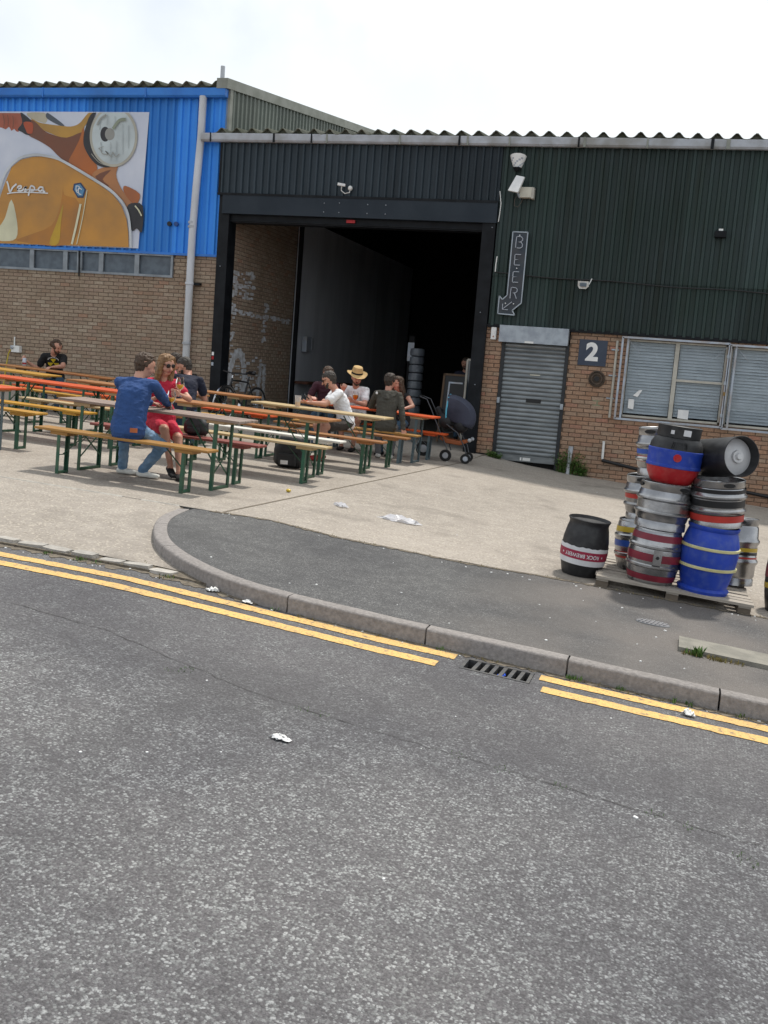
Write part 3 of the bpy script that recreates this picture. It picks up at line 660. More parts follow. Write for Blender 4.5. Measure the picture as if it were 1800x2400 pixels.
# ---------------- dark unit
DX = -9.05; RX = 9.0
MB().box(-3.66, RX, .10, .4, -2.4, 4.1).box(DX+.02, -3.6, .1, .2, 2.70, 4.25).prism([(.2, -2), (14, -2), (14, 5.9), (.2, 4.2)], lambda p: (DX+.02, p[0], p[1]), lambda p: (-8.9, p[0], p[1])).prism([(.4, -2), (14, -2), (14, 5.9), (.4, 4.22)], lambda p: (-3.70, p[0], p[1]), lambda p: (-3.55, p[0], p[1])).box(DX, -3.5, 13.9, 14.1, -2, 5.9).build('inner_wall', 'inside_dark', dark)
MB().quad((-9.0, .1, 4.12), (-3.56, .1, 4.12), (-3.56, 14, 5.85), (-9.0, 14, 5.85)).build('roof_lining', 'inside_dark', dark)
zf_ = lambda x: g(x, 0)
b = MB(); xs = frange(-8.95, -3.6, .5)
for x in xs: b.v += [(x, .30, g(x, 0)+.006), (x, 13.95, g(x, 0)*.3-1.33*.7+.0)]
for i in range(len(xs)-1): b.f.append((2*i, 2*i+2, 2*i+3, 2*i+1)); b.m.append(0)
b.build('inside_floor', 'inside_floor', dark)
# inside left wall: whitewash-marked brick, then grey boards
brick_wall(dark, .0, 3.55, -1.5, 3.2, 0, 'brick_buff', 'mortar', frame=lambda a, o_, z: (-8.87+o_, a, z))
ws = MB()
def smear(a0, a1, z0, z1, n, seed):
    rr = random.Random(seed)
    for _ in range(n):
        a = rr.uniform(a0, a1); z = rr.uniform(z0, z1); w_ = rr.uniform(.04, .11); h_ = rr.uniform(.012, .032); d_ = rr.uniform(.012, .0135)
        ws.quad((-8.87+d_, a-w_, z-h_), (-8.87+d_, a+w_, z-h_*.8), (-8.87+d_, a+w_*.9, z+h_), (-8.87+d_, a-w_*.9, z+h_))
smear(.15, 3.4, .92, 1.0, 60, 1); smear(.25, .45, -.5, 1.5, 40, 2); smear(.2, 1.3, 1.25, 1.8, 70, 3); smear(1.9, 2.1, .4, 1.3, 26, 4); smear(.1, 1.9, -.45, .1, 26, 5)
for i in range(46): t = i/45*math.pi; smear(.72+.38*math.cos(t)-.05, .72+.38*math.cos(t)+.05, -.55+.7*math.sin(t)-.05, -.55+.7*math.sin(t)+.08, 5, 100+i)
for i in range(24): t = i/23; smear(1.75+.12*t, 1.8+.12*t, -1.2+1.1*t, -1.15+1.1*t, 3, 200+i); smear(2.15-.1*t, 2.2-.1*t, -1.2+1.1*t, -1.15+1.1*t, 3, 300+i)
smear(.1, 1.7, -.62, -.30, 45, 9)
tag(ws.build('whitewash_marks', 'whitewash', dark), kind='stuff')
for i in range(8): a = 3.58+i*1.22; MB().box(-8.86, -8.80, a, a+1.215, -1.4, 3.3).build('board', 'inside_panel', dark)
MB().box(-8.83, -8.45, 3.7, 7.2, -.42, -.36).build('shelf', mat('shelf_wood', (.12, .05, .03), .7), dark)
MB().box(-8.80, -8.72, 3.50, 3.58, -1.4, 3.3).build('board_edge', 'frame_black', dark)
# door frame
b = MB(); b.prism([(DX-.01, -1.5), (-8.84, -1.5), (-8.84, 3.16), (DX-.01, 3.16)], lambda p: (p[0], -.10, p[1]), lambda p: (p[0], .24, p[1])); b.build('door_post', 'frame_black', dark)
b = MB(); b.prism([(-3.88, -1.6), (-3.645, -1.6), (-3.645, 3.16), (-3.88, 3.16)], lambda p: (p[0], -.10, p[1]), lambda p: (p[0], .30, p[1])); b.build('door_post', 'frame_black', dark)
MB().box(-8.98, -3.63, -.14, .2, 2.775, 3.14).build('door_lintel', 'beam_slate', dark)
MB().box(-8.86, -3.88, -.02, .25, 2.63, 2.772).box(-8.86, -3.88, -.05, -.03, 2.655, 2.675).build('door_header', 'frame_black', dark)
for x in (-9.0, -8.98): pass
for x, z in ((-8.90, 2.86), (-3.70, 2.70), (-3.78, 1.2), (-8.97, 1.78), (-3.76, -.1), (-6.9, 3.02), (-6.6, 3.03), (-6.05, 3.02), (-5.7, 3.02), (-6.9, 2.86), (-6.6, 2.86), (-6.05, 2.86), (-5.7, 2.86)):
    MB().ball((x, -.142 if x > -8.9 and x < -4 else -.104, z), .012, 8).build('bolt', 'galvanised', dark)
MB().box(-6.47, -6.30, -.062, -.05, 2.69, 2.745).build('sticker', mat('red_sticker', (.45, .015, .02), .5), dark)
for z, m_ in ((.10, 'litter_white'), (.02, 'red_sticker'), (-.10, 'steel_white')): MB().box(-9.045, -9.0, -.108, -.102, z-.035, z+.03).build('sticker', m_, dark)
trap_sheets(dark, -9.09, -3.63, 3.15, 4.16, -.09, 'clad_slate', pitch=.1365, depth=.045, per=8, crest=.22)
MB().box(-9.09, -3.64, -.150, -.09, 3.118, 3.158).build('drip_flashing', 'frame_black', dark)
MB().box(-9.09, -9.05, -.12, .1, 3.12, 4.16).build('corner_trim', 'frame_black', dark)
# right-hand wall: two rows of green sheets over orange brick
trap_sheets(dark, -3.625, RX, 1.86, 4.16, -.06, 'clad_green', pitch=.152, depth=.042, per=7, crest=.30)
trap_sheets(dark, -3.625, RX, .985, 1.90, -.045, 'clad_green', pitch=.152, depth=.042, per=7, crest=.30)
MB().box(-3.64, RX, -.075, -.0, .955, 1.01).build('drip_flashing', 'frame_black', dark)
holes = [(-3.345, -2.135, -2.3, 1.05), (-1.13, .54, -.45, .90), (.60, 2.3, -.47, .88)]
brick_wall(dark, -3.66, 5.0, -2.1, .98, 0, 'brick_orange', 'mortar_orange', holes=holes, phase=.09, key=lambda t: abs(t[0]+.3)+(8 if t[0] > 1.6 else 0))
MB().box(-3.67, -3.34, -.035, .02, -1.62, -1.33).build('plinth', 'frame_black', dark)
gutter(dark, -9.46, RX, -.10, 4.09, 4.235, 'gutter_grey', joints=[(-9.25, .02, 'frame_black'), (-7.95, .035, 'frame_black'), (-7.2, .025, 'frame_black'), (-6.9, .03, 'verge_grey'), (-5.5, .025, 'verge_grey'), (-4.4, .035, 'frame_black'), (-4.25, .03, 'verge_grey'), (-3.5, .03, 'verge_grey'), (-2.3, .03, 'frame_black'), (-2.2, .04, 'verge_grey'), (-1.15, .03, 'verge_grey'), (-.1, .05, 'frame_black'), (.15, .06, 'verge_grey'), (2, .04, 'verge_grey')])
roof(dark, -9.20, RX, -.24, 4.265, 7.0, 15, off=-.97)
# door cheek walls at window reveals and roller
for h in holes[1:]: MB().quad((h[0], 0, h[2]), (h[1], 0, h[2]), (h[1], .1, h[2]), (h[0], .1, h[2])).quad((h[0], 0, h[2]), (h[0], .1, h[2]), (h[0], .1, h[3]), (h[0], 0, h[3])).quad((h[1], 0, h[2]), (h[1], .1, h[2]), (h[1], .1, h[3]), (h[1], 0, h[3])).build('reveal', 'mortar_orange', dark)
# roller shutter door
rs = MB().box(-3.345, -3.285, -.03, .06, -1.55, .72).box(-2.195, -2.135, -.03, .06, -1.60, .72).build('roller_shutter', 'shutter_dark', dark)
MB().box(-3.39, -2.155, -.16, .03, .705, 1.00).build('housing', 'galvanised', rs)
MB().box(-2.92, -2.76, -.163, -.159, .705, .74).build('label_plate', 'white_plastic', rs)
sp = MB(); P = [(-.5*.0772+.0772*i/6, -.016*math.sin(math.pi*i/6)**.8) for i in range(7)]
sp.v = [(x, p[1], p[0]) for p in P for x in (-3.285, -2.195)]; sp.f = [(2*i, 2*i+1, 2*i+3, 2*i+2) for i in range(6)]; sp.m = [0]*6
sme = sp.mesh('slat', 'shutter_grey', smooth=True); z = .70; k = 0
while z > -1.30:
    o = bpy.data.objects.new('slat', sme); link(o, rs); o.location = (0, .02, z-.0386); z -= .0772; k += 1
MB().box(-3.285, -2.195, .0, .03, -1.42, z).build('bottom_rail', 'shutter_grey', rs)
MB().box(-2.78, -2.64, -.004, .0, -1.40, -1.345).box(-2.83, -2.80, -.004, 0, -1.40, -1.345).build('label_plate', 'white_plastic', rs)
MB().box(-2.82, -2.55, -.003, .02, -.345, -.275).build('letter_slot', 'black', rs)
MB().box(-2.79, -2.61, -.003, .02, .145, .165).build('label_plate', 'cream_plastic', rs)
for x, z in ((-3.315, -.34), (-2.165, -.37)): MB().box(x-.025, x+.025, -.07, -.03, z-.05, z+.05).build('lock', 'galvanised', rs)
# windows with blinds behind galvanised grilles
def window(x0, x1, z0, z1, mull, tz, xr):
    wn = MB().box(x0, x1, .02, .07, z0, z0+.035).box(x0, x1, .02, .07, z1-.03, z1).box(x0, x0+.03, .02, .07, z0, z1).box(x1-.03, x1, .02, .07, z0, z1).box(mull-.035, mull+.035, .015, .07, z0, z1).build('window', 'window_frame', dark)
    MB().box(mull+.035, x1-.03, .012, .06, tz-.02, tz+.02).build('transom', 'window_frame', wn)
    for a, c in ((x0+.03, mull-.035), (mull+.035, x1-.03)):
        s_ = MB(); s_.v = [(a+.01, -.015, -.025), (c-.01, -.015, -.025), (c-.01, .015, .025), (a+.01, .015, .025)]; s_.f = [(0, 1, 2, 3)]; s_.m = [0]; me = s_.mesh('blind_slat', 'blind')
        z = z1-.06
        while z > z0+.05: o = bpy.data.objects.new('blind_slat', me); link(o, wn); o.location = (0, .085, z); o.rotation_euler = (random.uniform(-.06, .06), 0, 0); z -= .052
        MB().box(a, c, .052, .056, z0+.03, z1-.03).build('pane', 'pane_glass', wn)
    return wn
w1 = window(-1.13, .54, -.45, .90, -.285, .25, 1)
window(.60, 2.3, -.47, .88, 1.45, .24, 1)
MB().quad((-1.02, .05, -.30), (-.92, .05, -.31), (-.92, .05, -.14), (-1.02, .05, -.13)).build('notice', 'litter_white', w1)
MB().quad((-.95, .05, -.07), (-.87, .05, -.09), (-.80, .05, .04), (-.86, .05, .03)).build('notice', 'litter_white', w1)
MB().quad((-.16, .05, -.40), (.02, .05, -.41), (.02, .05, -.25), (-.16, .05, -.25)).build('notice', 'litter_white', w1)
for x0, x1, z0, z1 in ((-1.215, .565, -.49, .925), (.585, 2.35, -.51, .905)):
    gl = MB()
    for a, c in (((x0, -.10, z0), (x1, -.10, z0)), ((x0, -.10, z1), (x1, -.10, z1)), ((x0, -.10, z0), (x0, -.10, z1)), ((x1, -.10, z0), (x1, -.10, z1)), ((x0+.09, -.06, z0), (x0+.09, -.06, z1))): gl.bar(a, c, .034, .034, (0, 1, 0))
    gi = gl.build('window_grille', 'steel_white', dark)
    for sx, X in ((1, x0+.09), (-1, x1)): MB().bar((X, -.085, z1-.02), (X+sx*.22, -.085, z1-.26), .006, .006).build('brace', 'steel_white', gi)
    for zz in (z1, z0): MB().bar((x0, -.10, zz), (x0, .02, zz), .03, .03).build('stay', 'steel_white', gi)
    for zz in (z0+.2, z0+.75, z0+1.2): MB().box(x1-.03, x1+.012, -.13, -.085, zz-.03, zz+.03).build('hinge', 'galvanised', gi)
MB().box(.545, .58, -.13, -.10, .05, .11).build('padlock', mat('brass', (.25, .16, .06), .4, metal=.8), dark)
# cable along the seam of the cladding
b = MB(); pts = [(-3.57, 1.925)]+[(x, 1.90-.033*(x+3.4)*.75+.012*math.sin(x*3.1)) for x in frange(-3.3, 8.5, .3)]
b.tube([(x, -.105, z) for x, z in pts], .011, 6); b.build('cable', 'black', dark)
MB().tube([(-3.62, -.10, 3.33), (-3.58, -.11, 3.12), (-3.585, -.11, 2.95), (-3.60, -.10, 2.80)], .009, 6).build('cable', 'white_plastic', dark)
MB().tube([(-3.565, -.10, 2.20), (-3.575, -.10, 2.05), (-3.575, -.10, 1.93)], .011, 6).build('cable', 'white_plastic', dark)
# pipes on the right-hand brick
MB().tube([(-1.31, -.03, .86), (-1.31, -.03, -.49)], .022, 8).build('conduit', 'window_frame', dark, smooth=True)
for z in (.7, .25, -.15): MB().box(-1.40, -1.27, -.035, .0, z-.012, z+.012).build('pipe_clip', 'galvanised', dark)
MB().tube([(-1.36, -.05, -.91), (-1.355, -.05, -1.23)], .022, 8).build('overflow_pipe', 'white_plastic', dark, smooth=True)
MB().tube([(-1.36, -.06, -1.25), (-.65, -.06, -1.36), (1.5, -.06, -1.60), (4, -.06, -1.9)], .03, 8).build('waste_pipe', 'black', dark, smooth=True)
MB().box(-1.63, -1.50, -.006, .0, -.33, -.17).build('patch', mat('green_patch', (.20, .24, .15), .9), dark)
# ---------------- fixtures on the walls
def fixture(name, loc, label, cat, group=None): return thing(name, loc, label, cat, group)
f = fixture('wall_lamp', (-3.345, -.10, 3.83), 'white half bowl wall lamp under the gutter above the beer sign', 'wall lamp')
b = MB(); k = 18
for i in range(9):
    t = i/8; r_ = .145-.06*t-.02*t*t; z = .10-.20*t
    for j in range(k+1): a = math.pi*j/k; b.v.append((-r_*math.cos(a), -r_*math.sin(a)*.8, z+.035*math.sin(a)*(1-t)))
for i in range(8):
    for j in range(k): b.f.append((i*(k+1)+j, i*(k+1)+j+1, (i+1)*(k+1)+j+1, (i+1)*(k+1)+j)); b.m.append(1 if (i+j//2) % 4 == 0 and i > 1 else 0)
b.build('shade', ['litter_white', 'steel_white'], f, smooth=True)
MB().lathe([(.0, -.17), (.03, -.16), (.075, -.10), (.0, -.098)], 14, M=Matrix.Translation((0, -.05, 0))).build('base', 'frame_black', f)
f = fixture('security_camera', (-3.30, -.09, 3.42), 'white slab shaped security camera below the wall lamp', 'camera')
b = MB(); b.prism([(-.13, -.125), (.05, -.155), (.13, .13), (-.02, .155)], lambda p: (p[0], -.20-.10*(p[1] < 0), p[1]), lambda p: (p[0], -.12-.10*(p[1] < 0), p[1])); b.build('body', 'litter_white', f, bevel=.01)
MB().tube([(.03, -.2, -.14), (.05, -.1, -.2), (.06, .04, -.2)], .015, 8).build('bracket', 'steel_white', f)
f = fixture('junction_box', (-3.13, -.10, 3.30), 'cream plastic junction box beside the white security camera', 'junction box')
MB().box(-.125, .115, -.11, .03, -.085, .095).build('body', 'cream_plastic', f, bevel=.01)
MB().box(.09, .135, -.115, .03, -.10, .09).build('lid', 'window_frame', f, bevel=.005)
MB().tube([(-.06, -.03, -.085), (-.09, -.04, -.17), (-.14, -.04, -.24), (-.20, -.04, -.22), (-.21, -.03, -.12), (-.18, -.02, -.05)], .006, 6).build('cable_loop', mat('cable_brown', (.10, .075, .06), .6), f)
f = fixture('security_camera', (-6.48, -.13, 3.30), 'small white security camera on the slate panel over the doorway', 'camera')
b = MB(); b.bar((-.15, -.10, .055), (-.01, -.07, .04), .05, .05); b.build('body', 'litter_white', f, bevel=.008)
MB().ball((.075, -.03, .0), .045, 12).build('mount', 'white_plastic', f, smooth=True)
MB().tube([(-.08, -.08, .02), (-.09, -.05, -.05), (-.02, -.04, -.10), (.07, -.04, -.08), (.08, -.03, 0)], .009, 6).build('cable', 'white_plastic', f)
f = fixture('floodlight', (-1.98, -.09, 1.78), 'small white floodlight on the green wall over the brick', 'floodlight')
b = MB(); b.prism([(-.10, .05), (.08, .05), (.085, -.03), (.04, -.075), (-.07, -.075), (-.10, -.03)], lambda p: (p[0], -.13+.05*(p[1] < 0), p[1]), lambda p: (p[0], -.02, p[1])); b.build('body', 'white_plastic', f)
MB().box(-.06, .05, -.135, -.09, -.04, .02).build('lens', 'frosted', f)
MB().bar((.085, -.06, .0), (.125, -.02, .11), .012, .012).build('bracket', 'white_plastic', f)
f = fixture('lamp_box', (.19, -.09, 2.72), 'small dark lamp box high on the green wall at right', 'lamp')
MB().box(-.09, .10, -.12, .03, -.06, .05).build('body', 'frame_black', f, bevel=.012)
MB().box(-.03, .04, -.09, -.02, .052, .085).build('sensor', 'litter_white', f)
f = fixture('alarm_box', (-3.51, -.002, .85), 'slim white alarm box on the brick beside the shutter door', 'alarm box')
b = MB(); b.prism([(-.048, -.115), (.048, -.115), (.05, .09), (.03, .12), (-.03, .12), (-.05, .09)], lambda p: (p[0], -.07, p[1]), lambda p: (p[0], .0, p[1])); b.build('body', 'litter_white', f, bevel=.008)
MB().ball((.0, -.07, -.06), .013, 8).build('lamp', mat('amber', (.4, .12, .02), .4), f)
# number sign
f = fixture('number_sign', (-1.72, -.012, .62), 'square dark blue sign with a white number two on brick', 'sign')
MB().box(-.245, .245, -.012, .0, -.225, .225).build('panel', mat('sign_navy', (.032, .045, .075), .5, c2=(.04, .055, .085)), f)
def text_mesh(s, size, m, parent, fn, name='lettering', bold=.0, ext=.0):
    cu = bpy.data.curves.new('txt', 'FONT'); cu.body = s; cu.size = size; cu.align_x = 'CENTER'; cu.align_y = 'CENTER'; cu.offset = bold; cu.resolution_u = 6
    to = bpy.data.objects.new('txt', cu); COL.objects.link(to); dg = bpy.context.evaluated_depsgraph_get(); dg.update()
    me = bpy.data.meshes.new_from_object(to.evaluated_get(dg)); bpy.data.objects.remove(to)
    for v in me.vertices: v.co = fn(v.co.x, v.co.y)
    me.materials.clear(); me.materials.append(MATS[m]); o = bpy.data.objects.new(name, me); link(o, parent); return o
text_mesh('2', .42, 'litter_white', f, lambda x, y: (x*1.02-.01, -.0155, y), 'numeral', bold=.018)
f = fixture('round_vent', (-1.60, -.01, .17), 'round rusty vent cover on the brick below the number sign', 'vent')
mat('vent_brown', (.055, .042, .032), .8, c2=(.10, .07, .05), ns=12)
RM = Matrix.Rotation(R(90), 4, 'X')
MB().lathe([(0, .025), (.05, .03), (.052, .012), (.075, .012), (.08, .035), (.10, .035), (.104, .014), (.125, .014), (.13, .04), (.145, .03), (.148, 0)], 28, M=RM).build('cover', 'vent_brown', f, smooth=True)
MB().lathe([(0, .036), (.045, .034), (.046, .02)], 16, M=RM).build('hub', 'black', f)
f = fixture('socket_box', (-13.55, .0, -.12), 'white outdoor socket box with yellow cable on the buff brick', 'socket')
MB().box(-.10, .10, -.09, .01, -.07, .07).build('body', 'white_plastic', f, bevel=.01)
MB().tube([(-.06, -.03, .07), (-.06, -.03, .25)], .015, 6).build('conduit', 'white_plastic', f)
MB().tube([(-.12, -.07, -.02), (-.16, -.08, -.1), (-.2, -.09, -.35), (-.24, -.1, -.7), (-.26, -.12, -1.0)], .014, 6).build('yellow_cable', mat('cable_yellow', (.55, .42, .04), .5), f)
MB().tube([(-.04, -.10, .02), (-.07, -.12, .05), (-.08, -.1, .0)], .025, 8).build('plug', 'gutter_grey', f)
# neon arrow sign BEER
f = fixture('neon_sign', (-3.2, -.10, 1.9), 'tall navy arrow sign with unlit neon letters BEER on the green wall', 'sign')
ol = [(-.11, .73), (.155, .73), (.155, -.50), (.005, -.635), (.055, -.715), (-.25, -.705), (-.25, -.39), (-.19, -.455), (-.11, -.375)]
b = MB(); b.prism(ol, lambda p: (p[0], -.05, p[1]), lambda p: (p[0], .0, p[1])); b.build('panel', mat('sign_panel', (.028, .040, .055), .5, c2=(.04, .05, .06), ns=5, c3=(.06, .05, .055), n3=3), f)
mat('neon_tube', (.42, .45, .50), .25, c2=(.36, .38, .43)); mat('trim_steel', (.40, .45, .50), .4, metal=.2)
b = MB()
for p, q in zip(ol, ol[1:]+ol[:1]): b.bar((p[0], -.052, p[1]), (q[0], -.052, q[1]), .018, .02, (0, 1, 0))
b.build('trim', 'trim_steel', f)
def neon(pts, cx, cz, s=1, name='neon_letter'):
    MB().tube([(cx+x*s, -.085, cz+z*s) for x, z in pts], .0078, 6).build(name, 'neon_tube', f, smooth=True)
bP = [(-.055, -.10), (-.055, .0), (-.05, .085), (-.03, .095), (.03, .09), (.06, .065), (.06, .03), (.03, .005), (-.02, .002), (.04, -.005), (.065, -.04), (.06, -.085), (.03, -.105), (-.03, -.103)]
eP = [(.055, .088), (-.035, .088), (-.05, .08), (-.05, .005), (-.04, 0), (.025, 0), (-.04, -.002), (-.05, -.01), (-.05, -.085), (-.04, -.095), (.055, -.095)]
rP = [(-.055, -.10), (-.055, .0), (-.05, .085), (-.03, .095), (.03, .09), (.062, .065), (.06, .025), (.03, .0), (-.015, -.002), (.02, -.01), (.06, -.10)]
neon(bP, .02, .555); neon(eP, .02, .25); neon(eP, .015, -.05); neon(rP, .005, -.33)
neon([(.06, .06), (-.10, -.075), (-.10, .02), (-.10, -.08), (.0, -.083)], -.07, -.55, 1, 'neon_arrow')
for x, z in ((.02, .67), (.02, .10), (-.125, -.52), (.02, -.52)): MB().ball((x, -.075, z), .012, 8).build('tube_cap', 'litter_white', f)
# banner with a scooter picture
ban = thing('banner', (-12.4, -.04, 3.3), 'large printed banner of an orange scooter with round headlamp on blue wall', 'banner')
BCOL = dict(skin=(.42, .12, .07), dark=(.03, .03, .035), pale=(.55, .50, .38), yellow=(.50, .28, .06), slate=(.09, .11, .14), brown=(.20, .075, .04), red=(.50, .09, .03), rust=(.46, .14, .035), tan=(.45, .20, .08), orange=(.56, .27, .055), orange2=(.50, .21, .035), cream=(.70, .68, .48), gold=(.55, .34, .03), navy=(.025, .05, .12), sky=(.10, .26, .45), chrome=(.50, .48, .40), glassw=(.58, .65, .66), greyw=(.36, .36, .33), trimw=(.60, .63, .66), white=(.76, .78, .80), moss=(.30, .34, .25), glow=(.66, .37, .11), rib=(.46, .51, .52))
for k_, c_ in BCOL.items(): mat('print_'+k_, c_, .6, c2=tuple(x*.62+.03 for x in c_), ns=1.5, lo=.30, hi=.70, bump=.25, bs=2.5)
mat('banner_sheet', (.62, .65, .73), .6, c2=(.52, .56, .66), ns=1.2, bump=.15, bs=3)
bo = ban.location
MB().quad((-16.3-bo.x, .0, 1.99-bo.z), (-10.80-bo.x, .0, 2.05-bo.z), (-10.69-bo.x, .0, 4.655-bo.z), (-16.3-bo.x, .0, 4.645-bo.z)).box(-16.3-bo.x, -10.70-bo.x, .001, .012, 4.60-bo.z, 4.64-bo.z).build('sheet', 'banner_sheet', ban)
def crom(pts, k=4):
    out_ = []; n = len(pts)
    for i in range(n):
        p0, p1, p2, p3 = (Vector(pts[(i+j) % n]) for j in (-1, 0, 1, 2))
        for j in range(k):
            t = j/k; q = .5*((2*p1)+(p2-p0)*t+(2*p0-5*p1+4*p2-p3)*t*t+(3*p1-p0-3*p2+p3)*t**3); out_.append((q.x, q.y))
    return out_
